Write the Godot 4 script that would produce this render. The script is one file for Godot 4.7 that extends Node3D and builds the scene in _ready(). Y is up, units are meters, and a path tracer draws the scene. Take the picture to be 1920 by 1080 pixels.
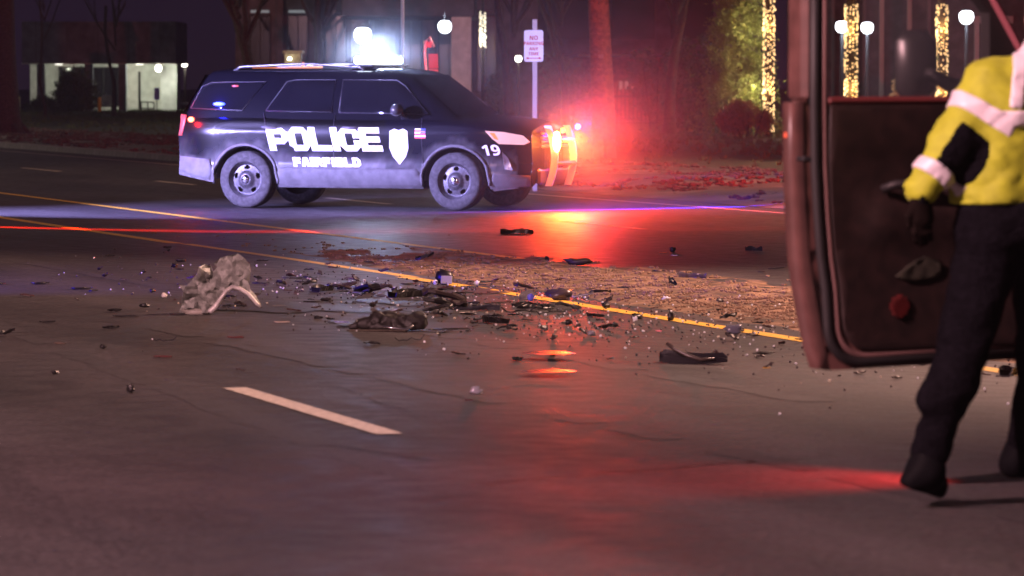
extends Node3D
# A night street after a crash: a police SUV across the far lanes, wreckage on the road,
# an opened truck door with a person in a yellow jacket at the right, a dim campus behind.
# Road frame: u runs along the road (away, to the left), v across it (away, to the right).

const RC := 0.942965
const RS := 0.332892
var M := {}
var rng := RandomNumberGenerator.new()
var names := {}

func ground(v: float) -> float:
	var t := clampf((v - 5.5) / 7.0, 0.0, 1.0)
	return -0.16 * t * t * (3.0 - 2.0 * t)

func rd(u: float, v: float, h := 0.0) -> Vector3:
	return Vector3(-u * RS + v * RC, ground(v) + h, -u * RC - v * RS)

func numbered(called: String) -> String:
	var n: int = names.get(called, 0)
	names[called] = n + 1
	return called if n == 0 else "%s_%03d" % [called, n]

func tag(o: Node, label: String, category: String, group := "") -> void:
	o.set_meta("label", label)
	o.set_meta("category", category)
	if group != "":
		o.set_meta("group", group)

func thing(called: String, label: String, category: String, at := Vector3.ZERO, turn := 0.0, group := "") -> Node3D:
	var o := Node3D.new()
	o.name = numbered(called)
	add_child(o, true)
	o.position = at
	o.rotation.y = turn
	tag(o, label, category, group)
	return o

func put(called: String, mesh: Mesh, m: Material, parent: Node = null) -> MeshInstance3D:
	var o := MeshInstance3D.new()
	o.name = numbered(called) if parent == null else called
	o.mesh = mesh
	o.material_override = m
	if parent == null:
		add_child(o, true)
	else:
		parent.add_child(o, true)
	return o

func obj(called: String, st: SurfaceTool, m: Material, parent: Node = null) -> MeshInstance3D:
	st.generate_normals()
	return put(called, st.commit(), m, parent)

func struct(called: String, st: SurfaceTool, m: Material, parent: Node = null) -> MeshInstance3D:
	var o := obj(called, st, m, parent)
	if parent == null:
		o.set_meta("kind", "structure")
	return o

func lin(r: float, g: float, b: float) -> Color:
	return Color(r, g, b).linear_to_srgb()

func mat(r: float, g: float, b: float, rough := 0.7, metal := 0.0) -> StandardMaterial3D:
	var m := StandardMaterial3D.new()
	m.albedo_color = lin(r, g, b)
	m.roughness = rough
	m.metallic = metal
	return m

func glow(r: float, g: float, b: float, e: float) -> StandardMaterial3D:
	var m := mat(0.04 + 0.22 * r, 0.04 + 0.22 * g, 0.04 + 0.22 * b, 0.35)
	m.emission_enabled = true
	m.emission = lin(r, g, b)
	m.emission_energy_multiplier = e
	return m

func noise_tex(freq: float, seed_: int, lo: Color, hi: Color, size := 512, octaves := 4, mid := 0.5) -> NoiseTexture2D:
	var n := FastNoiseLite.new()
	n.noise_type = FastNoiseLite.TYPE_SIMPLEX_SMOOTH
	n.frequency = freq
	n.seed = seed_
	n.fractal_octaves = octaves
	var t := NoiseTexture2D.new()
	t.width = size
	t.height = size
	t.seamless = true
	t.noise = n
	var g := Gradient.new()
	g.offsets = PackedFloat32Array([0.0, mid, 1.0])
	g.colors = PackedColorArray([lo, lo.lerp(hi, 0.5), hi])
	t.color_ramp = g
	return t

func height_tex(freq: float, seed_: int, size := 512, octaves := 4) -> NoiseTexture2D:
	return noise_tex(freq, seed_, Color.BLACK, Color.WHITE, size, octaves)

func grained(m: StandardMaterial3D, freq: float, seed_: int, lo: float, hi: float, scale: float, bump := 0.0) -> StandardMaterial3D:
	m.albedo_texture = noise_tex(freq, seed_, Color(lo, lo, lo), Color(hi, hi, hi), 256)
	m.uv1_triplanar = true
	m.uv1_scale = Vector3.ONE * scale
	if bump > 0.0:
		m.heightmap_enabled = true
		m.heightmap_texture = height_tex(freq * 1.7, seed_ + 5, 256)
		m.heightmap_scale = bump
	return m

# ---------- mesh helpers ----------
func mb(smooth := false) -> SurfaceTool:
	var st := SurfaceTool.new()
	st.begin(Mesh.PRIMITIVE_TRIANGLES)
	st.set_smooth_group(0 if smooth else -1)
	return st

func tri(st: SurfaceTool, a: Vector3, b: Vector3, c: Vector3) -> void:
	st.add_vertex(a)
	st.add_vertex(b)
	st.add_vertex(c)

func quad(st: SurfaceTool, a: Vector3, b: Vector3, c: Vector3, d: Vector3) -> void:
	tri(st, a, b, c)
	tri(st, a, c, d)

func box(st: SurfaceTool, c: Vector3, size: Vector3, bev := 0.0, basis := Basis.IDENTITY) -> void:
	var h := size * 0.5
	var e := minf(bev, minf(h.x, minf(h.y, h.z)) * 0.9)
	if e <= 0.0:
		e = 0.0005
	var f := func(axis: int, s: float, p: float, q: float) -> Vector3:
		var o := Vector3.ZERO
		o[axis] = s * h[axis]
		var a1 := (axis + 1) % 3
		var a2 := (axis + 2) % 3
		o[a1] = p * (h[a1] - e)
		o[a2] = q * (h[a2] - e)
		return c + basis * o
	for axis in 3:
		for s in [-1.0, 1.0]:
			if s > 0:
				quad(st, f.call(axis, s, -1, -1), f.call(axis, s, -1, 1), f.call(axis, s, 1, 1), f.call(axis, s, 1, -1))
			else:
				quad(st, f.call(axis, s, -1, -1), f.call(axis, s, 1, -1), f.call(axis, s, 1, 1), f.call(axis, s, -1, 1))
	for axis in 3:
		var b := (axis + 1) % 3
		for s in [-1.0, 1.0]:
			for t in [-1.0, 1.0]:
				# edge between face (axis,s) and face (b,t), running along the third axis
				var p0: Vector3 = f.call(axis, s, t, -1)
				var p1: Vector3 = f.call(axis, s, t, 1)
				var q1: Vector3 = f.call(b, t, 1, s)
				var q0: Vector3 = f.call(b, t, -1, s)
				if s * t > 0:
					quad(st, p0, p1, q1, q0)
				else:
					quad(st, p0, q0, q1, p1)
	for sx in [-1.0, 1.0]:
		for sy in [-1.0, 1.0]:
			for sz in [-1.0, 1.0]:
				var a: Vector3 = f.call(0, sx, sy, sz)
				var b2: Vector3 = f.call(1, sy, sz, sx)
				var c2: Vector3 = f.call(2, sz, sx, sy)
				if sx * sy * sz > 0:
					tri(st, a, c2, b2)
				else:
					tri(st, a, b2, c2)

func frame_of(d: Vector3) -> Basis:
	var up := Vector3.UP if absf(d.y) < 0.95 else Vector3.RIGHT
	var x := up.cross(d).normalized()
	return Basis(x, d.cross(x).normalized(), d)

func tube(st: SurfaceTool, pts: Array, radii: Array, sides := 8, caps := true) -> void:
	var rings := []
	for i in pts.size():
		var a: Vector3 = pts[maxi(i - 1, 0)]
		var b: Vector3 = pts[mini(i + 1, pts.size() - 1)]
		var f := frame_of((b - a).normalized())
		var r: float = radii[i] if radii.size() > 1 else radii[0]
		var ring := []
		for k in sides:
			var an := TAU * k / sides
			ring.append(pts[i] + (f.x * cos(an) + f.y * sin(an)) * r)
		rings.append(ring)
	for i in rings.size() - 1:
		for k in sides:
			var n := (k + 1) % sides
			quad(st, rings[i][k], rings[i][n], rings[i + 1][n], rings[i + 1][k])
	if caps:
		for e in [0, rings.size() - 1]:
			for k in range(1, sides - 1):
				if e == 0:
					tri(st, rings[e][0], rings[e][k + 1], rings[e][k])
				else:
					tri(st, rings[e][0], rings[e][k], rings[e][k + 1])

# profile: [radius, along] pairs, spun round the axis (0 x, 1 y, 2 z)
func lathe(st: SurfaceTool, prof: Array, segs := 24, axis := 1, at := Vector3.ZERO) -> void:
	var p := func(i: int, k: int) -> Vector3:
		var an := TAU * (k % segs) / segs
		var r: float = prof[i][0]
		var y: float = prof[i][1]
		var c := cos(an) * r
		var s := sin(an) * r
		if axis == 0:
			return at + Vector3(y, c, s)
		if axis == 2:
			return at + Vector3(c, s, y)
		return at + Vector3(s, y, c)
	for i in prof.size() - 1:
		for k in segs:
			quad(st, p.call(i, k), p.call(i + 1, k), p.call(i + 1, k + 1), p.call(i, k + 1))

func ball(st: SurfaceTool, c: Vector3, r: Vector3, segs := 12, rings := 8) -> void:
	var p := func(i: int, k: int) -> Vector3:
		var a := PI * i / rings
		var b := TAU * (k % segs) / segs
		return c + Vector3(sin(a) * cos(b) * r.x, cos(a) * r.y, sin(a) * sin(b) * r.z)
	for i in rings:
		for k in segs:
			quad(st, p.call(i, k), p.call(i, k + 1), p.call(i + 1, k + 1), p.call(i + 1, k))

# a sheet cut to an outline, filled with a grid, displaced by depth(p) along +z, with a thickness
func sheet(st: SurfaceTool, outline: PackedVector2Array, cell: float, thick: float, place: Callable) -> void:
	var pts := PackedVector2Array(outline)
	var lo := outline[0]
	var hi := outline[0]
	for p in outline:
		lo = lo.min(p)
		hi = hi.max(p)
	var x := lo.x + cell * 0.5
	while x < hi.x:
		var y := lo.y + cell * 0.5
		while y < hi.y:
			var q := Vector2(x + rng.randf_range(-0.2, 0.2) * cell, y + rng.randf_range(-0.2, 0.2) * cell)
			if Geometry2D.is_point_in_polygon(q, outline):
				pts.append(q)
			y += cell
		x += cell
	var t := Geometry2D.triangulate_delaunay(pts)
	for i in range(0, t.size(), 3):
		var a := pts[t[i]]
		var b := pts[t[i + 1]]
		var c := pts[t[i + 2]]
		if not Geometry2D.is_point_in_polygon((a + b + c) / 3.0, outline):
			continue
		if (b - a).cross(c - a) < 0:
			var w := b
			b = c
			c = w
		tri(st, place.call(a, 0.0), place.call(c, 0.0), place.call(b, 0.0))
		tri(st, place.call(a, thick), place.call(b, thick), place.call(c, thick))
	for i in outline.size():
		var a := outline[i]
		var b := outline[(i + 1) % outline.size()]
		quad(st, place.call(a, 0.0), place.call(b, 0.0), place.call(b, thick), place.call(a, thick))

func strip(st: SurfaceTool, us: Array, v0: Array, half: float, lift: float) -> void:
	for i in us.size() - 1:
		quad(st, rd(us[i], v0[i] - half, lift), rd(us[i], v0[i] + half, lift), rd(us[i + 1], v0[i + 1] + half, lift), rd(us[i + 1], v0[i + 1] - half, lift))

# letters as a mesh, bent through place(Vector3)
func words(text: String, size: float, depth: float, place: Callable, bold := true) -> ArrayMesh:
	var f := SystemFont.new()
	f.font_names = PackedStringArray(["Droid Sans"])
	f.font_weight = 700 if bold else 400
	var t := TextMesh.new()
	t.text = text
	t.font = f
	t.font_size = 64
	t.pixel_size = size / 46.0
	t.depth = depth
	t.curve_step = 2.0
	var st := mb()
	for s in t.get_surface_count():
		var arr := t.surface_get_arrays(s)
		var vs: PackedVector3Array = arr[Mesh.ARRAY_VERTEX]
		if arr[Mesh.ARRAY_INDEX] != null:
			for i in arr[Mesh.ARRAY_INDEX]:
				st.add_vertex(place.call(vs[i]))
		else:
			for v in vs:
				st.add_vertex(place.call(v))
	st.generate_normals()
	return st.commit()

func omni(called: String, at: Vector3, c: Color, e: float, size := 0.05, parent: Node = null) -> OmniLight3D:
	var l := OmniLight3D.new()
	l.name = called
	l.light_color = c
	l.light_energy = e
	l.light_size = size
	l.omni_range = 150.0
	l.omni_attenuation = 2.0
	l.shadow_enabled = true
	(self if parent == null else parent).add_child(l, true)
	l.position = at
	return l

func spot(called: String, at: Vector3, to: Vector3, c: Color, e: float, angle: float, soft := 0.6, size := 0.06, parent: Node = null) -> SpotLight3D:
	var l := SpotLight3D.new()
	l.name = called
	l.light_color = c
	l.light_energy = e
	l.light_size = size
	l.spot_angle = angle
	l.spot_angle_attenuation = soft
	l.spot_range = 150.0
	l.spot_attenuation = 2.0
	l.shadow_enabled = true
	(self if parent == null else parent).add_child(l, true)
	l.look_at_from_position(at, to)
	return l

# ---------- smooth bodies: surface nets over a distance field ----------
func cap(p: Vector3, a: Vector3, b: Vector3, ra: float, rb: float) -> float:
	var ab := b - a
	var t := clampf((p - a).dot(ab) / maxf(ab.length_squared(), 1e-9), 0.0, 1.0)
	return p.distance_to(a + ab * t) - lerpf(ra, rb, t)

func smin(a: float, b: float, k: float) -> float:
	var h := maxf(k - absf(a - b), 0.0) / k
	return minf(a, b) - h * h * k * 0.25

func bones_sdf(bones: Array, k: float) -> Callable:
	return func(p: Vector3) -> float:
		var d := 10.0
		for b in bones:
			var e := cap(p, b[0], b[1], b[2], b[3])
			d = e if d > 9.0 else smin(d, e, k)
		return d

func nets(f: Callable, lo: Vector3, hi: Vector3, cell: float) -> ArrayMesh:
	var n := Vector3i(((hi - lo) / cell).ceil()) + Vector3i.ONE
	var B := 4
	var val := {}
	var active := []
	for bx in range(0, n.x, B):
		for by in range(0, n.y, B):
			for bz in range(0, n.z, B):
				var c := lo + Vector3(bx + B * 0.5, by + B * 0.5, bz + B * 0.5) * cell
				if absf(f.call(c)) < cell * B * 1.25:
					active.append(Vector3i(bx, by, bz))
	for a: Vector3i in active:
		for x in B + 1:
			for y in B + 1:
				for z in B + 1:
					var g := a + Vector3i(x, y, z)
					if not val.has(g):
						val[g] = f.call(lo + Vector3(g) * cell)
	var vert := {}
	for a: Vector3i in active:
		for x in B:
			for y in B:
				for z in B:
					var g := a + Vector3i(x, y, z)
					var sum := Vector3.ZERO
					var cnt := 0
					for e in 12:
						var ax := e / 4
						var o := Vector3i.ZERO
						o[(ax + 1) % 3] = e & 1
						o[(ax + 2) % 3] = (e >> 1) & 1
						var o2 := o
						o2[ax] = 1
						var d0: float = val[g + o]
						var d1: float = val[g + o2]
						if (d0 < 0) != (d1 < 0):
							var t := d0 / (d0 - d1)
							sum += Vector3(o) + Vector3(o2 - o) * t
							cnt += 1
					if cnt:
						vert[g] = lo + (Vector3(g) + sum / cnt) * cell
	var st := mb(true)
	for g: Vector3i in vert:
		for ax in 3:
			var o := Vector3i.ZERO
			o[ax] = 1
			if not val.has(g + o):
				continue
			var d0: float = val[g]
			var d1: float = val[g + o]
			if (d0 < 0) == (d1 < 0):
				continue
			var e1 := Vector3i.ZERO
			e1[(ax + 1) % 3] = 1
			var e2 := Vector3i.ZERO
			e2[(ax + 2) % 3] = 1
			if vert.has(g - e1) and vert.has(g - e2) and vert.has(g - e1 - e2):
				if d0 < 0:
					quad(st, vert[g], vert[g - e2], vert[g - e1 - e2], vert[g - e1])
				else:
					quad(st, vert[g], vert[g - e1], vert[g - e1 - e2], vert[g - e2])
	st.generate_normals()
	return st.commit()

func many(called: String, mesh: Mesh, m: Material, xf: Array, parent: Node = null) -> MultiMeshInstance3D:
	var mm := MultiMesh.new()
	mm.transform_format = MultiMesh.TRANSFORM_3D
	mm.mesh = mesh
	mm.instance_count = xf.size()
	for i in xf.size():
		mm.set_instance_transform(i, xf[i])
	var o := MultiMeshInstance3D.new()
	o.name = numbered(called) if parent == null else called
	o.multimesh = mm
	o.material_override = m
	o.set_meta("kind", "stuff")
	if parent == null:
		add_child(o, true)
	else:
		parent.add_child(o, true)
	return o

func _ready() -> void:
	rng.seed = 20260
	# camera: a long lens at eye height, a little downwards
	var cam := Camera3D.new()
	cam.name = "camera"
	add_child(cam)
	cam.position = Vector3(0, 1.54, 0)
	cam.rotation_degrees = Vector3(-3.0128, 0, 0)
	var lens := CameraAttributesPhysical.new()
	lens.frustum_focal_length = 246.3
	lens.frustum_focus_distance = 34.0
	lens.frustum_near = 0.5
	lens.frustum_far = 900.0
	lens.exposure_aperture = 9.0
	cam.attributes = lens
	cam.fov = 8.1284
	cam.near = 0.5
	cam.far = 900.0
	cam.current = true
	# a dark night sky over town
	var env := Environment.new()
	var sky_mat := ProceduralSkyMaterial.new()
	sky_mat.sky_top_color = lin(0.008, 0.005, 0.014)
	sky_mat.sky_horizon_color = lin(0.010, 0.005, 0.013)
	sky_mat.sky_curve = 0.12
	sky_mat.ground_bottom_color = lin(0.01, 0.006, 0.010)
	sky_mat.ground_horizon_color = lin(0.010, 0.005, 0.012)
	sky_mat.sun_angle_max = 1.0
	env.background_mode = Environment.BG_SKY
	env.sky = Sky.new()
	env.sky.sky_material = sky_mat
	env.tonemap_mode = Environment.TONE_MAPPER_LINEAR
	env.tonemap_exposure = 1.12
	env.sdfgi_enabled = true
	env.ssao_enabled = true
	env.ssil_enabled = true
	# thin damp night air, which the strobes light up
	env.fog_enabled = true
	env.fog_density = 0.00014
	env.fog_light_color = Color(0.9, 0.9, 0.92)
	var we := WorldEnvironment.new()
	we.name = "environment"
	we.environment = env
	add_child(we)
	# street lamps on both kerbs and the emergency lights standing outside the picture
	build_street_lamp(Vector3(-9.5, 0.0, -2.5), Vector3(0.55, 0, -0.83), "tall street lamp at the near kerb, left of the photographer", Color(1.0, 0.75, 0.77), 740.0)
	build_street_lamp(Vector3(10.0, -0.16, -33.0), Vector3(-0.83, 0, 0.1), "tall street lamp on the far kerb right of the crash", Color(1.0, 0.77, 0.68), 430.0, Vector3(-7.5, -9.2, 4.0))
	build_street_lamp(Vector3(13.5, 0.0, -70.0), Vector3(-0.83, 0, 0.1), "tall street lamp on the far verge, right of the utility pole", Color(1.0, 0.76, 0.66), 330.0, Vector3(-8.0, -9.2, 4.0))
	build_street_lamp(Vector3(-27.0, 0.0, -112.0), Vector3(0.83, 0, 0.1), "tall street lamp on the far verge, left of the broad tree", Color(0.95, 0.86, 0.75), 120.0)
	build_lamp_stand(Vector3(-10.6, -0.16, -46.0), 2.5, Vector3(-2.3, 0.15, -51.6), "lavender white floodlight on a tripod left of the police car", Color(0.68, 0.64, 1.0), 760.0, 24.0)
	build_lamp_stand(Vector3(8.2, -0.16, -47.0), 2.1, Vector3(3.2, 1.0, -78.0), "red strobe on a tripod at the far right lane", Color(1.0, 0.13, 0.16), 800.0, 24.0)
	build_lamp_stand(Vector3(6.5, -0.06, -54.4), 0.26, Vector3(1.9, -0.16, -51.6), "low blue strobe on the far right lane", Color(0.16, 0.16, 1.0), 9000.0, 1.7)
	build_lamp_stand(Vector3(-10.0, -0.05, -42.6), 0.45, Vector3(-4.2, -0.14, -43.6), "low red strobe by the yellow lines, left of the crash", Color(1.0, 0.16, 0.04), 3200.0, 4.0)
	build_lamp_stand(Vector3(-7.6, 0.0, -27.5), 0.7, Vector3(-1.5, 0.0, -32.0), "low blue strobe in the near lanes, left of the wreckage", Color(0.13, 0.10, 1.0), 75.0, 28.0)
	materials()
	build_ground()
	build_left_building()
	build_middle_building()
	build_right_building()
	build_trees()
	build_street_furniture()
	build_police_car()
	build_truck()
	build_person()
	build_debris()
	build_mist(env)

# damp air and exhaust hanging round the car's lamps, lit by them
func build_mist(env: Environment) -> void:
	env.volumetric_fog_enabled = true
	env.volumetric_fog_density = 0.0
	for m in [
		["damp mist lit white and blue round the police car's light bar", Vector3(-1.74, 1.75, -52.0), Vector3(1.0, 0.62, 1.0), [[1.55, 0.0012], [1.3, 0.0015], [1.1, 0.002], [0.92, 0.004], [0.77, 0.008], [0.64, 0.014], [0.53, 0.024]]],
		["damp mist lit red round the front of the police car", Vector3(0.75, 0.78, -50.95), Vector3(1.0, 0.8, 0.9), [[3.6, 0.0012], [3.0, 0.0014], [2.5, 0.0016], [2.1, 0.002], [1.75, 0.003], [1.45, 0.004], [1.2, 0.006], [1.0, 0.008], [0.82, 0.011], [0.66, 0.015], [0.5, 0.022]]],
	]:
		var t := thing("mist", m[0], "mist", m[1])
		t.set_meta("kind", "stuff")
		for layer in m[3]:
			var f := FogVolume.new()
			f.name = "mist_layer"
			f.shape = RenderingServer.FOG_VOLUME_SHAPE_ELLIPSOID
			f.size = m[2] * float(layer[0]) * 2.0
			var fm := FogMaterial.new()
			fm.density = layer[1]
			fm.albedo = Color(0.95, 0.95, 0.95)
			f.material = fm
			t.add_child(f, true)

func build_street_lamp(at: Vector3, arm: Vector3, label: String, c: Color, e: float, aim := Vector3.ZERO) -> void:
	var t := thing("street_lamp", label, "street lamp", at)
	var metal := mat(0.25, 0.25, 0.26, 0.5, 0.6)
	var st := mb(true)
	lathe(st, [[0.0, 0.0], [0.2, 0.0], [0.2, 0.05], [0.12, 0.1], [0.1, 0.6], [0.06, 9.2], [0.0, 9.25]], 16)
	obj("pole", st, metal, t)
	st = mb(true)
	tube(st, [Vector3(0, 9.0, 0), Vector3(0, 9.3, 0) + arm * 0.6, Vector3(0, 9.35, 0) + arm * 1.6], [0.04, 0.035, 0.03], 8)
	obj("arm", st, metal, t)
	st = mb()
	box(st, Vector3(0, 9.36, 0) + arm * 1.9, Vector3(0.36, 0.12, 0.5), 0.03)
	obj("lamp_head", st, metal, t)
	st = mb()
	box(st, Vector3(0, 9.28, 0) + arm * 1.9, Vector3(0.26, 0.03, 0.4), 0.01)
	obj("lamp_lens", st, glow(c.r, c.g, c.b, 20.0), t)
	if aim != Vector3.ZERO:
		# a hooded lamp: it throws its light down and to one side
		var s := spot("street_lamp_light", Vector3(0, 9.2, 0) + arm * 1.9, aim, c, e, 38.0 if at.z > -50.0 else 52.0, 0.6, 0.14, t)
		s.transform = Transform3D(Basis.looking_at(aim, Vector3.UP), Vector3(0, 9.2, 0) + arm * 1.9)
	else:
		omni("street_lamp_light", Vector3(0, 9.2, 0) + arm * 1.9, c, e, 0.14, t)

func build_lamp_stand(at: Vector3, h: float, to: Vector3, label: String, c: Color, e: float, angle: float) -> void:
	var t := thing("floodlight", label, "floodlight", at)
	var black := mat(0.02, 0.02, 0.02, 0.5)
	var st := mb()
	tube(st, [Vector3(0, 0.1, 0), Vector3(0, h - 0.08, 0)], [0.015], 8)
	obj("pole", st, black, t)
	for k in 3:
		var a := TAU * k / 3.0 + 0.4
		st = mb()
		tube(st, [Vector3(0, minf(0.7, h * 0.6), 0), Vector3(cos(a), 0.0, sin(a)) * minf(0.55, h * 0.5)], [0.012], 6)
		obj("leg", st, black, t)
	var d := (to - (at + Vector3(0, h, 0))).normalized()
	var f := frame_of(d)
	st = mb()
	box(st, Vector3(0, h, 0) - d * 0.08, Vector3(0.22, 0.16, 0.12), 0.015, f)
	obj("lamp_housing", st, black, t)
	st = mb()
	box(st, Vector3(0, h, 0) - d * 0.012, Vector3(0.19, 0.13, 0.012), 0.004, f)
	obj("lamp_lens", st, glow(c.r, c.g, c.b, 6.0), t)
	spot("floodlight_beam", Vector3(0, h, 0) + d * 0.03, to - at, c, e, angle, 0.75, 0.07, t)
	var sp: SpotLight3D = t.get_node("floodlight_beam")
	sp.transform = Transform3D(Basis.looking_at(d, Vector3.UP), Vector3(0, h, 0) + d * 0.03)

func materials() -> void:
	M.asphalt = mat(0.112, 0.105, 0.108, 0.5)
	M.asphalt.albedo_texture = noise_tex(0.11, 11, Color(0.55, 0.55, 0.55), Color(1, 1, 1), 512, 3)
	M.asphalt.uv1_scale = Vector3(1, 1, 1)
	M.asphalt.detail_enabled = true
	M.asphalt.detail_blend_mode = BaseMaterial3D.BLEND_MODE_MUL
	M.asphalt.detail_uv_layer = BaseMaterial3D.DETAIL_UV_2
	M.asphalt.detail_albedo = noise_tex(0.012, 4, Color(0.62, 0.62, 0.62), Color(1, 0.99, 0.98), 512, 4)
	M.asphalt.roughness = 1.0
	M.asphalt.metallic_specular = 0.4
	M.asphalt.roughness_texture = noise_tex(0.015, 21, Color(0.46, 0.46, 0.46), Color(0.70, 0.70, 0.70), 512, 3)
	M.asphalt.heightmap_enabled = true
	M.asphalt.heightmap_texture = height_tex(0.09, 31, 512, 3)
	M.asphalt.heightmap_scale = 0.2
	M.yellow = grained(mat(0.90, 0.54, 0.045, 0.6), 0.03, 55, 0.8, 1.0, 1.5)
	M.white = grained(mat(0.74, 0.68, 0.53, 0.6), 0.04, 56, 0.7, 1.0, 1.8)
	M.dirt = grained(mat(0.19, 0.155, 0.14, 0.95), 0.02, 3, 0.15, 1.0, 0.11, 2.0)
	M.grass = grained(mat(0.035, 0.05, 0.018, 0.95), 0.03, 8, 0.4, 1.0, 0.5, 3.0)
	M.concrete = grained(mat(0.30, 0.28, 0.27, 0.85), 0.02, 9, 0.7, 1.0, 0.6)
	M.dark = mat(0.012, 0.012, 0.014, 0.6)
	M.black_plastic = grained(mat(0.014, 0.013, 0.014, 0.38), 0.03, 14, 0.7, 1.0, 3.0)
	M.grey_plastic = grained(mat(0.20, 0.20, 0.18, 0.42), 0.015, 15, 0.45, 1.0, 4.0)
	M.red_plastic = mat(0.10, 0.012, 0.014, 0.3)
	M.silver = mat(0.75, 0.75, 0.78, 0.22, 0.95)
	M.chrome = mat(0.8, 0.8, 0.82, 0.1, 1.0)
	M.wood = grained(mat(0.24, 0.14, 0.085, 0.9), 0.02, 17, 0.5, 1.0, 1.5, 3.0)
	M.bark = grained(mat(0.07, 0.05, 0.042, 0.95), 0.03, 18, 0.4, 1.0, 1.5, 4.0)

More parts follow.
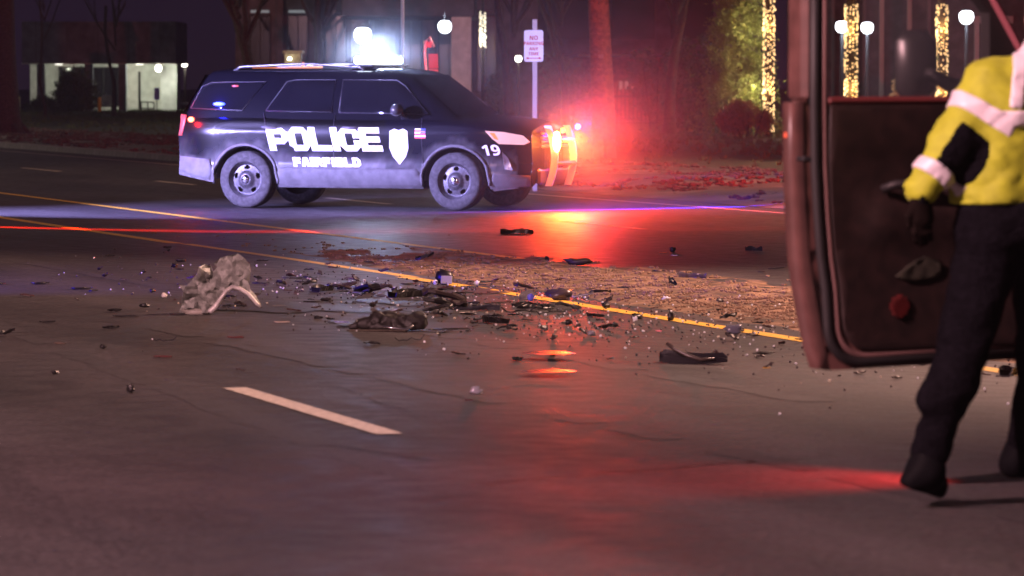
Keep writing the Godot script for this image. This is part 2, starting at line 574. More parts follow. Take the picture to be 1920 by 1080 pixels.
func build_ground() -> void:
	# the road: one sheet that follows the crossfall, from the near kerb to the far one
	var st := mb(true)
	var vs := [-14.0, -8.0, -3.0, 1.0, 3.0, 5.5, 6.4, 7.3, 8.2, 9.0, 9.8, 10.7, 11.6, 12.5, 14.5, 17.0, 20.3]
	var us := [-40.0, -10.0, 5.0, 12.0, 20.0, 30.0, 40.0, 50.0, 60.0, 75.0, 90.0, 120.0, 160.0, 220.0, 300.0]
	for i in us.size() - 1:
		for j in vs.size() - 1:
			var q := [[i, j], [i, j + 1], [i + 1, j + 1], [i + 1, j]]
			for k in [0, 1, 2, 0, 2, 3]:
				var u: float = us[q[k][0]]
				var v: float = vs[q[k][1]]
				st.set_uv(Vector2(u, v) / 2.2)
				st.set_uv2(Vector2(u / 34.0, v / 9.0))
				st.add_vertex(rd(u, v))
	var road := struct("road", st, M.asphalt)
	# painted lines, each a thin sheet on the road
	var near_u := [14.0, 20.0, 23.2, 27.0, 30.0, 31.6]
	var near_v := [10.09, 10.09, 10.11, 10.17, 10.23, 10.22]
	st = mb()
	strip(st, near_u, near_v, 0.085, 0.004)
	obj("yellow_line", st, M.yellow, road)
	st = mb()
	strip(st, [31.65, 35.0, 38.5], [10.30, 10.27, 10.20], 0.07, 0.004)
	obj("yellow_line", st, M.yellow, road)
	st = mb()
	strip(st, [38.6, 43.0, 46.3, 60.0, 80.0, 120.0], [10.13, 10.07, 10.04, 10.1, 10.1, 10.1], 0.09, 0.004)
	obj("yellow_line", st, M.yellow, road)
	st = mb()
	strip(st, [35.0, 41.0, 57.0, 80.0, 120.0], [12.53, 12.51, 12.46, 12.46, 12.46], 0.065, 0.004)
	obj("yellow_line", st, M.yellow, road)
	st = mb()
	strip(st, [16.50, 17.9, 19.2], [5.27, 5.30, 5.33], 0.060, 0.004)
	obj("lane_dash", st, M.white, road)
	for a in [[32.4, 35.2], [41.5, 44.35], [50.7, 53.6], [60.6, 62.95], [69.7, 72.75], [78.9, 81.8], [88.0, 91.0]]:
		st = mb()
		strip(st, [a[0], a[1]], [16.2, 16.2], 0.055, 0.004)
		obj("lane_dash", st, M.white, road)
	st = mb()
	strip(st, [30.0, 45.8, 53.3, 74.0, 89.0, 130.0], [19.7, 19.7, 19.46, 19.46, 19.4, 19.4], 0.055, 0.004)
	obj("edge_line", st, M.white, road)
	# smooth tar seals and long cracks across the near lanes
	var tar := mat(0.028, 0.027, 0.028, 0.27)
	for c in [[0.20, -22.4, 0.12, 0.34, 1.3], [0.19, -21.0, 0.12, 0.30, 1.25]]:
		st = mb()
		var ring := PackedVector2Array()
		for k in 14:
			var a := TAU * k / 14.0
			var r := rng.randf_range(0.75, 1.15)
			ring.append(Vector2(cos(a) * c[3] * r, sin(a) * c[2] * r))
		for k in 14:
			var p := ring[k]
			var q := ring[(k + 1) % 14]
			tri(st, Vector3(c[0], 0.003, c[1]), Vector3(c[0] + q.x * 0.5, 0.003, c[1] + q.y * 1.3), Vector3(c[0] + p.x * 0.5, 0.003, c[1] + p.y * 1.3))
		obj("tar_seal", st, tar, road)
	for c in [[Vector2(-0.707, -16.733), Vector2(-0.308, -16.085), 0.022], [Vector2(-0.971, -20.457), Vector2(-0.207, -17.385), 0.010], [Vector2(-0.120, -15.201), Vector2(1.303, -16.443), 0.016], [Vector2(-1.954, -28.514), Vector2(0.631, -16.483), 0.004]]:
		st = mb()
		var a: Vector2 = c[0]
		var b: Vector2 = c[1]
		var n := 26
		var side := (b - a).orthogonal().normalized()
		for k in n:
			if rng.randf() < 0.35:
				continue
			var w: float = c[2] * rng.randf_range(0.3, 1.0)
			var p := a.lerp(b, float(k) / n) + side * rng.randf_range(-0.02, 0.02)
			var q := a.lerp(b, (k + 0.9) / n) + side * rng.randf_range(-0.02, 0.02)
			quad(st, Vector3(p.x, 0.0025, p.y) - Vector3(side.x, 0, side.y) * w, Vector3(p.x, 0.0025, p.y) + Vector3(side.x, 0, side.y) * w, Vector3(q.x, 0.0025, q.y) + Vector3(side.x, 0, side.y) * w, Vector3(q.x, 0.0025, q.y) - Vector3(side.x, 0, side.y) * w)
		obj("pavement_crack", st, M.dark, road)
	# faint rubber marks left by braking wheels
	var rubber := grained(mat(0.062, 0.058, 0.060, 0.6), 0.05, 58, 0.5, 1.0, 1.5)
	for c in [[3.2, 0.05, 13.0, 27.0, 0.12], [4.75, 0.05, 14.0, 28.0, 0.11], [6.4, -0.02, 12.5, 24.0, 0.10], [7.9, -0.03, 18.0, 36.0, 0.12], [14.3, 0.02, 34.0, 60.0, 0.11], [17.6, -0.01, 32.0, 58.0, 0.11]]:
		st = mb()
		var n := 40
		for k in n:
			if rng.randf() < 0.22:
				continue
			var u0 := lerpf(c[2], c[3], float(k) / n)
			var u1 := lerpf(c[2], c[3], (k + 0.98) / n)
			var w0: float = c[4] * rng.randf_range(0.55, 1.0)
			var v0: float = c[0] + c[1] * (u0 - c[2]) + rng.randf_range(-0.01, 0.01)
			var v1: float = c[0] + c[1] * (u1 - c[2]) + rng.randf_range(-0.01, 0.01)
			quad(st, rd(u0, v0 - w0, 0.0015), rd(u0, v0 + w0, 0.0015), rd(u1, v1 + w0, 0.0015), rd(u1, v1 - w0, 0.0015))
		obj("tyre_mark", st, rubber, road)
	# kerb, dirt apron, lawn and the ground beyond
	st = mb()
	for i in 34:
		var u0 := 20.0 + i * 6.0
		if u0 < 66:
			continue
		var p := [rd(u0, 20.3, -0.02), rd(u0, 20.34, 0.11), rd(u0, 20.5, 0.12), rd(u0, 20.5, -0.02)]
		var q := [rd(u0 + 5.97, 20.3, -0.02), rd(u0 + 5.97, 20.34, 0.11), rd(u0 + 5.97, 20.5, 0.12), rd(u0 + 5.97, 20.5, -0.02)]
		for k in 3:
			quad(st, p[k], p[k + 1], q[k + 1], q[k])
	struct("kerb", st, M.concrete)
	rough_strip("verge", M.dirt, 20.32, 26.2, 0.004, 0.12)
	rough_strip("lawn", M.grass, 26.2, 47.0, 0.12, 0.12)
	st = mb()
	quad(st, rd(-60, 47.0, 0.12), rd(-60, 420, 0.12), rd(420, 420, 0.12), rd(420, 47.0, 0.12))
	struct("ground", st, M.dirt)
	st = mb()
	quad(st, rd(-60, -14.0, 0.0), rd(-60, -120, 0.0), rd(420, -120, 0.0), rd(420, -14.0, 0.0))
	struct("near_verge", st, M.dirt)
	# clods and leaf litter on the bare verge
	st = mb()
	for k in 4:
		var o := Vector3(rng.randf_range(-0.12, 0.12), 0.02, rng.randf_range(-0.12, 0.12))
		box(st, o, Vector3(rng.randf_range(0.05, 0.13), rng.randf_range(0.02, 0.06), rng.randf_range(0.05, 0.1)), 0.015, Basis(Vector3(0.3, 1, 0.2).normalized(), rng.randf() * 6.0))
	st.generate_normals()
	var clod := st.commit()
	var cl := []
	for i in 2600:
		var v := 20.8 + 5.6 * pow(rng.randf(), 0.8)
		cl.append(Transform3D(Basis(Vector3.UP, rng.randf() * TAU).scaled(Vector3.ONE * rng.randf_range(0.3, 1.3)), rd(rng.randf_range(35.0, 120.0), v, 0.12 * clampf((v - 20.3) / 2.5, 0, 1))))
	var litter := many("leaf_litter", clod, grained(mat(0.13, 0.10, 0.085, 0.95), 0.05, 45, 0.4, 1.0, 1.5), cl)
	tag(litter, "clods and leaf litter scattered over the bare verge beyond the far lane", "litter")
	# tufts of grass on the lawn
	st = mb()
	for k in 9:
		var a := rng.randf() * TAU
		var b := Vector3(cos(a), 0, sin(a)) * rng.randf_range(0.01, 0.07)
		var w := Vector3(-sin(a), 0, cos(a)) * 0.012
		tri(st, b - w, b + w, b * 2.1 + Vector3(0, rng.randf_range(0.06, 0.13), 0))
	st.generate_normals()
	var tuft := st.commit()
	var xf := []
	for i in 16000:
		var u := rng.randf_range(40.0, 175.0)
		var v := 26.0 + 21.0 * sqrt(rng.randf())
		var s := rng.randf_range(0.7, 1.7)
		xf.append(Transform3D(Basis(Vector3.UP, rng.randf() * TAU).scaled(Vector3(s, s * 0.8, s)), rd(u, v, 0.12)))
	var gr := many("grass", tuft, mat(0.045, 0.065, 0.02, 0.8), xf)
	tag(gr, "short dark winter grass on the lawn beyond the verge", "grass")
	# brown absorbent swept over the spill between the yellow lines
	st = mb(true)
	var noise := FastNoiseLite.new()
	noise.seed = 5
	noise.frequency = 0.9
	noise.fractal_octaves = 4
	var hf := func(u: float, v: float) -> float:
		var e: float = minf(smoothstep(16.0, 19.0, u), 1.0 - smoothstep(30.0, 42.0, u)) * smoothstep(10.3, 10.9, v) * (1.0 - smoothstep(12.3, 13.5, v))
		return -0.012 + e * 0.03 + e * noise.get_noise_2d(u * 1.2, v * 2.0) * 0.045
	var nu := 90
	var nv := 34
	for i in nu:
		for j in nv:
			var pq := []
			for o in [[0, 0], [0, 1], [1, 1], [1, 0]]:
				var u: float = lerpf(15.5, 43.0, float(i + o[0]) / nu)
				var v: float = lerpf(9.7, 13.6, float(j + o[1]) / nv)
				pq.append(rd(u, v, hf.call(u, v)))
			if maxf(maxf(hf.call(lerpf(15.5, 43.0, float(i) / nu), lerpf(9.7, 13.6, float(j) / nv)), pq[2].y - ground(12)), -1.0) > -0.02:
				quad(st, pq[0], pq[1], pq[2], pq[3])
	var sand := obj("absorbent", st, grained(mat(0.34, 0.20, 0.115, 0.95), 0.025, 41, 0.35, 1.0, 0.45, 2.0))
	sand.set_meta("kind", "stuff")
	tag(sand, "brown absorbent granules spread over the spill between the yellow lines", "absorbent")
	st = mb()
	for k in 5:
		box(st, Vector3(rng.randf_range(-0.03, 0.03), 0.006, rng.randf_range(-0.03, 0.03)), Vector3.ONE * rng.randf_range(0.008, 0.02), 0.003, Basis(Vector3(1, 0.4, 0.3).normalized(), rng.randf() * 6.0))
	st.generate_normals()
	var grit := st.commit()
	xf = []
	for i in 5200:
		var u := 27.5 + rng.randfn(0.0, 5.6)
		var v := 11.35 + rng.randfn(0.0, 0.75)
		if v < 10.42 + rng.randf() * 0.3 or hf.call(u, v) < 0.0 and rng.randf() < 0.85:
			continue
		xf.append(Transform3D(Basis(Vector3.UP, rng.randf() * TAU).scaled(Vector3.ONE * rng.randf_range(0.3, 1.0)), rd(u, v, maxf(hf.call(u, v), 0.0))))
	var gg := many("absorbent_crumbs", grit, grained(mat(0.36, 0.23, 0.145, 0.95), 0.05, 43, 0.6, 1.0, 2.0), xf)
	tag(gg, "loose brown crumbs scattered over the absorbent on the median", "absorbent")
	# wet spill under the wreckage: one dark shiny sheet with lobes
	var spill := mat(0.03, 0.027, 0.027, 0.5)
	for c in [[-1.448, -27.468, 0.542, 0.718], [-0.671, -25.456, 0.435, 0.559], [-0.621, -29.444, 0.465, 1.173], [-0.327, -31.039, 0.245, 0.561], [0.094, -28.428, 0.224, 0.634]]:
		st = mb()
		var n2 := 40
		var ph := rng.randf() * 10.0
		var ctr := Vector3(c[0], 0, c[1])
		for k in n2:
			var pp := []
			for kk in [k, k + 1]:
				var a: float = TAU * (kk % n2) / n2
				var r := 1.0 + 0.25 * sin(a * 3.0 + ph) + 0.16 * sin(a * 7.0 + ph * 2.0)
				var q := Vector3(c[0] + cos(a) * c[2] * r, 0, c[1] + sin(a) * c[3] * r)
				q.y = ground(q.x * RC - q.z * RS) + 0.0055
				pp.append(q)
			ctr.y = ground(ctr.x * RC - ctr.z * RS) + 0.0055
			tri(st, ctr, pp[1], pp[0])
		var s := struct("spilled_fluid", st, spill)
		s.name = numbered("spill") if false else s.name

func rough_strip(called: String, m: Material, v0: float, v1: float, h0: float, h1: float) -> void:
	var st := mb(true)
	var n := FastNoiseLite.new()
	n.seed = 77
	n.frequency = 0.22
	var f := func(u: float, v: float) -> Vector3:
		var e := clampf(minf(v - v0, v1 - v) * 0.6, 0.0, 1.0)
		return rd(u, v, lerpf(h0, h1, clampf((v - v0) / 2.5, 0.0, 1.0)) + (n.get_noise_2d(u, v) * 0.11 + n.get_noise_2d(u * 5.0, v * 5.0) * 0.05) * e)
	var vn := int((v1 - v0) / 0.55)
	for i in 200:
		var u0 := 5.0 + i * 1.0
		for j in vn:
			var a := lerpf(v0, v1, float(j) / vn)
			var b := lerpf(v0, v1, float(j + 1) / vn)
			quad(st, f.call(u0, a), f.call(u0, b), f.call(u0 + 1.0, b), f.call(u0 + 1.0, a))
	struct(called, st, m)

# ---------- the police car: x forward, y up, z to its right side (the near one) ----------
const AXLE := 1.43
const ARCH := 0.435

func half_width(x: float) -> float:
	var w := 0.985
	if x > 1.5:
		w -= 0.27 * pow((x - 1.5) / 0.86, 2.3)
	if x < -1.75:
		w -= 0.15 * pow((-1.75 - x) / 0.67, 2.2)
	return w

func side_inset(y: float) -> float:
	var ys := [0.2, 0.28, 0.36, 0.44, 0.50, 0.56, 0.70, 0.86, 0.98, 1.02, 1.10, 1.16, 1.20]
	var zs := [0.11, 0.07, 0.025, 0.0, 0.006, 0.035, 0.022, 0.005, 0.0, 0.012, 0.03, 0.055, 0.085]
	for i in ys.size() - 1:
		if y <= ys[i + 1]:
			return lerpf(zs[i], zs[i + 1], clampf((y - ys[i]) / (ys[i + 1] - ys[i]), 0, 1))
	return 0.085

func side_z(x: float, y: float) -> float:
	return half_width(x) - side_inset(y)

func belt_y(x: float) -> float:
	if x > 0.95:
		var t := (x - 0.95) / 1.41
		return lerpf(1.15, 1.05, t) - 0.05 * pow(t, 5.0)
	return 1.15 + 0.045 * clampf((0.95 - x) / 3.4, 0, 1)

func deck_y(x: float) -> float:
	if x > 0.9:
		var t := (x - 0.9) / 1.46
		return lerpf(1.235, 1.155, t) - 0.06 * pow(t, 6.0)
	return 1.22

func bottom_y(x: float) -> float:
	var y := 0.27
	if x > 1.9:
		y = lerpf(0.24, 0.30, (x - 1.9) / 0.46)
	elif x < -1.75:
		y = lerpf(0.30, 0.42, (-1.75 - x) / 0.67)
	for a in [-AXLE, AXLE]:
		var d := absf(x - a)
		if d < ARCH:
			y = maxf(y, 0.37 + sqrt(ARCH * ARCH - d * d) * 0.97)
	return y

func glass_z(y: float) -> float:
	return 0.925 - 0.195 * pow(clampf((y - 1.14) / 0.56, 0.0, 1.2), 1.15)

func on_side(p: Vector3, off: float) -> Vector3:
	var z := side_z(p.x, p.y) if p.y < 1.16 else glass_z(p.y)
	return Vector3(p.x, p.y, z + off + p.z)

func side_patch(st: SurfaceTool, pts: Array, off: float, glass := false, sgn := 1.0, thick := 0.006, cell := 0.09) -> void:
	var place := func(p: Vector2, t: float) -> Vector3:
		var z := glass_z(p.y) if glass else side_z(p.x, p.y)
		return Vector3(p.x, p.y, (z + off - thick + t) * sgn)
	sheet(st, PackedVector2Array(pts), cell, thick, place)

func make_wheel(parent: Node3D, at: Vector3, sgn: float, steer := 0.0) -> void:
	var w := Node3D.new()
	w.name = "wheel"
	parent.add_child(w, true)
	w.position = at
	w.rotation.y = steer + (0.0 if sgn > 0 else PI)
	var st := mb(true)
	lathe(st, [[0.232, 0.118], [0.262, 0.122], [0.32, 0.122], [0.348, 0.108], [0.361, 0.085], [0.364, 0.03], [0.359, 0.028], [0.359, 0.018], [0.364, 0.016], [0.364, -0.03], [0.361, -0.085], [0.348, -0.108], [0.30, -0.12], [0.232, -0.118]], 40, 2)
	obj("tyre", st, M.tyre, w)
	st = mb(true)
	# pressed steel disc with five oval openings
	var holes := func(r: float, a: float) -> bool:
		for k in 5:
			var c := TAU * (k + 0.25) / 5.0
			var p := Vector2(cos(a), sin(a)) * r
			var d := p - Vector2(cos(c), sin(c)) * 0.158
			var rad := d.dot(Vector2(cos(c), sin(c))) / 0.026
			var tan_ := d.dot(Vector2(-sin(c), cos(c))) / 0.040
			if rad * rad + tan_ * tan_ < 1.0:
				return true
		return false
	var zr := func(r: float) -> float:
		if r > 0.20:
			return lerpf(0.07, 0.115, (r - 0.20) / 0.035)
		return 0.07 - 0.02 * smoothstep(0.08, 0.2, r) + 0.035 * (1.0 - smoothstep(0.06, 0.12, r))
	for i in 22:
		for k in 100:
			var r0 := lerpf(0.05, 0.235, i / 22.0)
			var r1 := lerpf(0.05, 0.235, (i + 1) / 22.0)
			var a0 := TAU * k / 100.0
			var a1 := TAU * (k + 1) / 100.0
			if holes.call((r0 + r1) / 2, (a0 + a1) / 2):
				continue
			var z0: float = zr.call(r0)
			var z1: float = zr.call(r1)
			quad(st, Vector3(cos(a0) * r0, sin(a0) * r0, z0), Vector3(cos(a1) * r0, sin(a1) * r0, z0), Vector3(cos(a1) * r1, sin(a1) * r1, z1), Vector3(cos(a0) * r1, sin(a0) * r1, z1))
	var rim := obj("rim", st, M.rim, w)
	st = mb(true)
	lathe(st, [[0.0, 0.128], [0.03, 0.126], [0.052, 0.118], [0.062, 0.10], [0.064, 0.07]], 24, 2)
	obj("hub_cap", st, M.chrome, w)
	st = mb(true)
	lathe(st, [[0.0, 0.0], [0.15, 0.0], [0.15, -0.05], [0.23, -0.06], [0.23, -0.11]], 24, 2)
	obj("brake_drum", st, M.dark, w)

func build_police_car() -> void:
	M.paint = mat(0.004, 0.004, 0.007, 0.16)
	M.paint.clearcoat_enabled = true
	M.paint.clearcoat = 0.6
	M.paint.clearcoat_roughness = 0.08
	# winter road salt dried on the lower panels: a coat of its own, uneven, ending in a ragged line
	M.salty = mat(1, 1, 1, 0.27)
	M.salty.metallic_specular = 0.35
	M.salty.vertex_color_use_as_albedo = true
	M.cladding = grained(mat(0.135, 0.13, 0.135, 0.7), 0.02, 51, 0.72, 1.0, 1.2)
	M.tyre = grained(mat(0.085, 0.08, 0.08, 0.85), 0.02, 52, 0.5, 1.0, 3.0)
	M.rim = grained(mat(0.12, 0.115, 0.12, 0.45, 0.35), 0.02, 53, 0.6, 1.0, 4.0)
	M.glass = mat(0.006, 0.006, 0.009, 0.04)
	M.letters = mat(0.9, 0.9, 0.9, 0.4)
	var car := thing("police_car", "black police SUV with POLICE on its side and a blazing roof light bar", "police car", Vector3(-1.73, -0.16, -52.15), deg_to_rad(-20.0))
	var dirt := FastNoiseLite.new()
	dirt.seed = 9
	dirt.frequency = 1.6
	dirt.fractal_octaves = 5
	# lower body: sections every few centimetres, arches cut out of the side
	var xs := []
	var x := -2.42
	while x < 2.3601:
		xs.append(x)
		var near_arch := minf(absf(absf(x - AXLE) - ARCH), absf(absf(x + AXLE) - ARCH)) < 0.06
		x += 0.0125 if near_arch else 0.035
	xs.append(2.36)
	var rows := 16
	for part in 1:
		var st := mb(true)
		var section := func(xx: float) -> Array:
			var out := []
			var yb := bottom_y(xx)
			var yt := belt_y(xx)
			for j in rows + 1:
				var y := lerpf(yb, yt, float(j) / rows)
				out.append(Vector3(xx, y, side_z(xx, minf(y, 1.2)) - 0.05 * smoothstep(yt - 0.05, yt, y)))
			var e: Vector3 = out[-1]
			for j in range(1, 6):
				var t := j / 5.0
				out.append(Vector3(xx, lerpf(e.y, deck_y(xx), sin(t * PI / 2)), e.z * (1.0 - t)))
			return out
		var vert := func(p: Vector3) -> void:
			var h := p.y + dirt.get_noise_3d(p.x * 1.2, p.y * 4.0, p.z) * 0.16
			var arch := minf(Vector2(p.x - AXLE, p.y - 0.37).length(), Vector2(p.x + AXLE, p.y - 0.37).length())
			var k := 1.0 - smoothstep(0.34, 0.78, h)
			k = maxf(k, (1.0 - smoothstep(ARCH, ARCH + 0.14, arch + dirt.get_noise_3d(p.x * 3, p.y * 3, 3.0) * 0.1)) * 0.45)
			k = maxf(k, (1.0 - smoothstep(-2.55, -2.0, p.x)) * 0.3 * (1.0 - smoothstep(0.7, 1.05, p.y)))
			k *= 0.75 + 0.5 * dirt.get_noise_3d(p.x * 5.0, p.y * 9.0, 7.0)
			k = clampf(k, 0.0, 1.0)
			var c := Vector3(0.004, 0.004, 0.0065).lerp(Vector3(0.27, 0.26, 0.265), k * 0.72)
			if p.x > 2.2:
				c = Vector3(0.004, 0.004, 0.007)
			elif p.x > 0.5:
				c = c.lerp(Vector3(0.010, 0.010, 0.014), 0.25)
			st.set_color(Color(c.x, c.y, c.z))
			st.add_vertex(p)
		for i in xs.size() - 1:
			var a: Array = section.call(xs[i])
			var b: Array = section.call(xs[i + 1])
			for j in a.size() - 1:
				for s in [1.0, -1.0]:
					var m := Vector3(1, 1, s)
					var q := [a[j] * m, b[j] * m, b[j + 1] * m, a[j + 1] * m]
					if s < 0:
						q = [q[0], q[3], q[2], q[1]]
					for k in [0, 1, 2, 0, 2, 3]:
						vert.call(q[k])
		for e in [0, xs.size() - 1]:
			var a: Array = section.call(xs[e])
			var c := Vector3(xs[e] + (0.05 if e else -0.06), 0.72, 0)
			for j in a.size() - 1:
				for s in [1.0, -1.0]:
					var m := Vector3(1, 1, s)
					var b0: Vector3 = a[j] * m
					var b1: Vector3 = a[j + 1] * m
					var m0 := b0.lerp(c, 0.35) + Vector3(0.04 if e else -0.05, 0, 0)
					var m1 := b1.lerp(c, 0.35) + Vector3(0.04 if e else -0.05, 0, 0)
					for p in [b0, b1, m1, b0, m1, m0, m0, m1, c]:
						vert.call(p)
		obj("body", st, M.salty, car)
	# arch liners and underbody so that one does not look through
	var st := mb()
	box(st, Vector3(0, 0.36, 0), Vector3(1.9, 0.2, 1.5), 0.03)
	box(st, Vector3(0, 0.62, 0), Vector3(4.5, 0.4, 1.2), 0.03)
	obj("underbody", st, M.dark, car)
	for a in [-AXLE, AXLE]:
		for s in [1.0, -1.0]:
			st = mb(true)
			for k in 16:
				var a0 := PI * k / 16.0
				var a1 := PI * (k + 1) / 16.0
				var r := ARCH - 0.012
				var z0: float = s * 0.60
				var z1: float = s * (half_width(a) - 0.05)
				quad(st, Vector3(a + cos(a0) * r, 0.37 + sin(a0) * r, z0), Vector3(a + cos(a1) * r, 0.37 + sin(a1) * r, z0), Vector3(a + cos(a1) * r, 0.37 + sin(a1) * r, z1), Vector3(a + cos(a0) * r, 0.37 + sin(a0) * r, z1))
			obj("arch_liner", st, M.cladding, car)
			# arch lip moulding
			st = mb(true)
			var pts := []
			for k in 25:
				var an := -0.12 + (PI + 0.24) * k / 24.0
				var px: float = a + cos(an) * (ARCH + 0.012)
				var py := 0.37 + sin(an) * (ARCH + 0.012) * 0.98
				pts.append(Vector3(px, py, s * (side_z(px, py) + 0.004)))
			tube(st, pts, [0.022], 6)
			obj("arch_moulding", st, M.cladding, car)
			make_wheel(car, Vector3(a, 0.364, s * 0.852), s, 0.0 if a < 0 else deg_to_rad(-3.0))
	# sill cladding between the arches, rear bumper cover
	for s in [1.0, -1.0]:
		st = mb(true)
		side_patch(st, [Vector2(-0.985, 0.285), Vector2(0.985, 0.285), Vector2(0.975, 0.46), Vector2(0.9, 0.52), Vector2(-0.93, 0.52), Vector2(-0.975, 0.46)], 0.014, false, s, 0.012, 0.08)
		obj("sill_cladding", st, M.cladding, car)
		st = mb(true)
		side_patch(st, [Vector2(-2.41, 0.47), Vector2(-2.2, 0.40), Vector2(-1.93, 0.36), Vector2(-1.89, 0.46), Vector2(-1.93, 0.62), Vector2(-2.2, 0.64), Vector2(-2.41, 0.66)], 0.010, false, s, 0.010, 0.08)
		obj("rear_bumper", st, M.cladding, car)
	# greenhouse: rings from belt to roof
	st = mb(true)
	var rings := []
	for h in [[1.13, -2.34, 1.45, 0.925], [1.20, -2.345, 1.35, 0.905], [1.36, -2.29, 1.17, 0.862], [1.52, -2.20, 0.96, 0.805], [1.64, -2.13, 0.79, 0.752], [1.70, -2.09, 0.69, 0.722], [1.745, -2.03, 0.57, 0.67], [1.775, -1.85, 0.36, 0.56], [1.79, -1.35, -0.3, 0.35], [1.795, -0.9, -0.7, 0.02]]:
		var ring := []
		var n := 56
		var cx: float = (h[1] + h[2]) / 2
		var hx: float = (h[2] - h[1]) / 2
		for k in n:
			var an := TAU * k / n
			var c := cos(an)
			var s := sin(an)
			var e := 0.20
			var px := signf(c) * pow(absf(c), e) * hx
			var pz := signf(s) * pow(absf(s), e) * float(h[3])
			# windscreen and rear glass bow outwards
			px += signf(px) * 0.10 * (1.0 - pow(pz / maxf(h[3], 0.01), 2.0)) * smoothstep(0.7, 1.0, absf(px) / hx)
			ring.append(Vector3(cx + px, h[0], pz))
		rings.append(ring)
	for i in rings.size() - 1:
		for k in 56:
			var n := (k + 1) % 56
			quad(st, rings[i][k], rings[i + 1][k], rings[i + 1][n], rings[i][n])
	obj("roof", st, M.paint, car)
	# side windows with their trim
	var wins := {
		"rear_quarter_window": [Vector2(-2.22, 1.27), Vector2(-1.50, 1.245), Vector2(-1.22, 1.61), Vector2(-1.98, 1.60), Vector2(-2.10, 1.55)],
		"rear_door_window": [Vector2(-1.17, 1.24), Vector2(-0.26, 1.225), Vector2(-0.26, 1.635), Vector2(-0.82, 1.635), Vector2(-0.93, 1.61)],
		"front_door_window": [Vector2(-0.16, 1.222), Vector2(1.06, 1.203), Vector2(0.70, 1.56), Vector2(0.58, 1.63), Vector2(-0.16, 1.635)],
	}
	for called in wins:
		for s in [1.0, -1.0]:
			st = mb(true)
			side_patch(st, wins[called], 0.008, true, s, 0.005, 0.2)
			var w := obj(called, st, M.glass, car)
			st = mb(true)
			var loop := []
			var pl: Array = wins[called]
			for k in pl.size() + 1:
				var p: Vector2 = pl[k % pl.size()]
				loop.append(Vector3(p.x, p.y, s * (glass_z(p.y) + 0.008)))
			tube(st, loop, [0.006], 5)
			obj("window_trim", st, mat(0.02, 0.02, 0.022, 0.4), w)
	# windscreen and tailgate glass
	for e in [[1.35, 0.69, 1.20, 1.70, 1.0], [-2.34, -2.09, 1.22, 1.70, -1.0]]:
		st = mb(true)
		for k in 10:
			for j in 6:
				var pq := []
				for o in [[0, 0], [1, 0], [1, 1], [0, 1]]:
					var t := float(j + o[1]) / 6.0
					var f := lerpf(-0.84, 0.84, float(k + o[0]) / 10.0)
					var zz := f * lerpf(0.92, 0.76, t)
					pq.append(Vector3(lerpf(e[0], e[1], t) + e[4] * (0.10 * (1.0 - f * f) + 0.012), lerpf(e[2], e[3], t), zz))
				quad(st, pq[0], pq[1], pq[2], pq[3])
		obj("windscreen" if e[4] > 0 else "tailgate_window", st, M.glass, car)
	# door shut lines, handles, mirrors
	for s in [1.0, -1.0]:
		for line in [[Vector2(-0.21, 0.53), Vector2(-0.21, 1.21)], [Vector2(1.0, 0.55), Vector2(0.98, 1.15)], [Vector2(-0.95, 0.80), Vector2(-1.12, 1.0), Vector2(-1.20, 1.22)]]:
			st = mb(true)
			var pts := []
			for i in line.size() - 1:
				for k in 6:
					var p: Vector2 = line[i].lerp(line[i + 1], k / 5.0)
					pts.append(Vector3(p.x, p.y, s * (side_z(p.x, p.y) + 0.0005)))
			tube(st, pts, [0.006], 4)
			obj("door_gap", st, M.dark, car)
		for hx in [-1.09, 0.02]:
			st = mb(true)
			var pts := []
			for k in 7:
				var t := k / 6.0
				pts.append(Vector3(hx - 0.11 + 0.22 * t, 1.035 - 0.012 * t, s * (side_z(hx, 1.03) + 0.006 + 0.034 * sin(PI * t))))
			tube(st, pts, [0.014, 0.018, 0.018, 0.018, 0.018, 0.018, 0.014], 8)
			obj("door_handle", st, mat(0.25, 0.25, 0.27, 0.18, 0.6), car)
		st = mb(true)
		ball(st, Vector3(0.70, 1.255, s * 1.08), Vector3(0.085, 0.085, 0.12), 14, 10)
		tube(st, [Vector3(0.74, 1.18, s * 0.90), Vector3(0.71, 1.21, s * 1.02)], [0.03, 0.03], 8)
		obj("mirror", st, mat(0.05, 0.05, 0.055, 0.2), car)
		# roof rail
		st = mb(true)
		tube(st, [Vector3(-1.75, 1.735, s * 0.62), Vector3(-1.65, 1.80, s * 0.61), Vector3(-0.75, 1.84, s * 0.60), Vector3(0.0, 1.80, s * 0.60), Vector3(0.08, 1.745, s * 0.61)], [0.016], 6)
		obj("roof_rail", st, mat(0.15, 0.15, 0.15, 0.3, 0.5), car)
	# lamps
	for s in [1.0, -1.0]:
		st = mb(true)
		side_patch(st, [Vector2(1.83, 1.0), Vector2(2.05, 0.985), Vector2(2.27, 0.94), Vector2(2.345, 0.86), Vector2(2.28, 0.825), Vector2(2.0, 0.835), Vector2(1.92, 0.90)], 0.012, false, s, 0.012, 0.06)
		var hl := obj("headlight", st, glow(1.0, 0.50, 0.52, 0.75), car)
		st = mb(true)
		side_patch(st, [Vector2(1.89, 0.975), Vector2(1.95, 0.972), Vector2(2.0, 0.88), Vector2(1.95, 0.90)], 0.017, false, s, 0.005, 0.05)
		obj("side_marker", st, glow(1.0, 0.22, 0.03, 1.0), hl)
		st = mb(true)
		side_patch(st, [Vector2(-2.415, 0.92), Vector2(-2.36, 0.92), Vector2(-2.31, 1.14), Vector2(-2.32, 1.185), Vector2(-2.415, 1.19)], 0.012, false, s, 0.012, 0.05)
		var tl := obj("tail_light", st, glow(1.0, 0.07, 0.05, 0.5), car)
		st = mb(true)
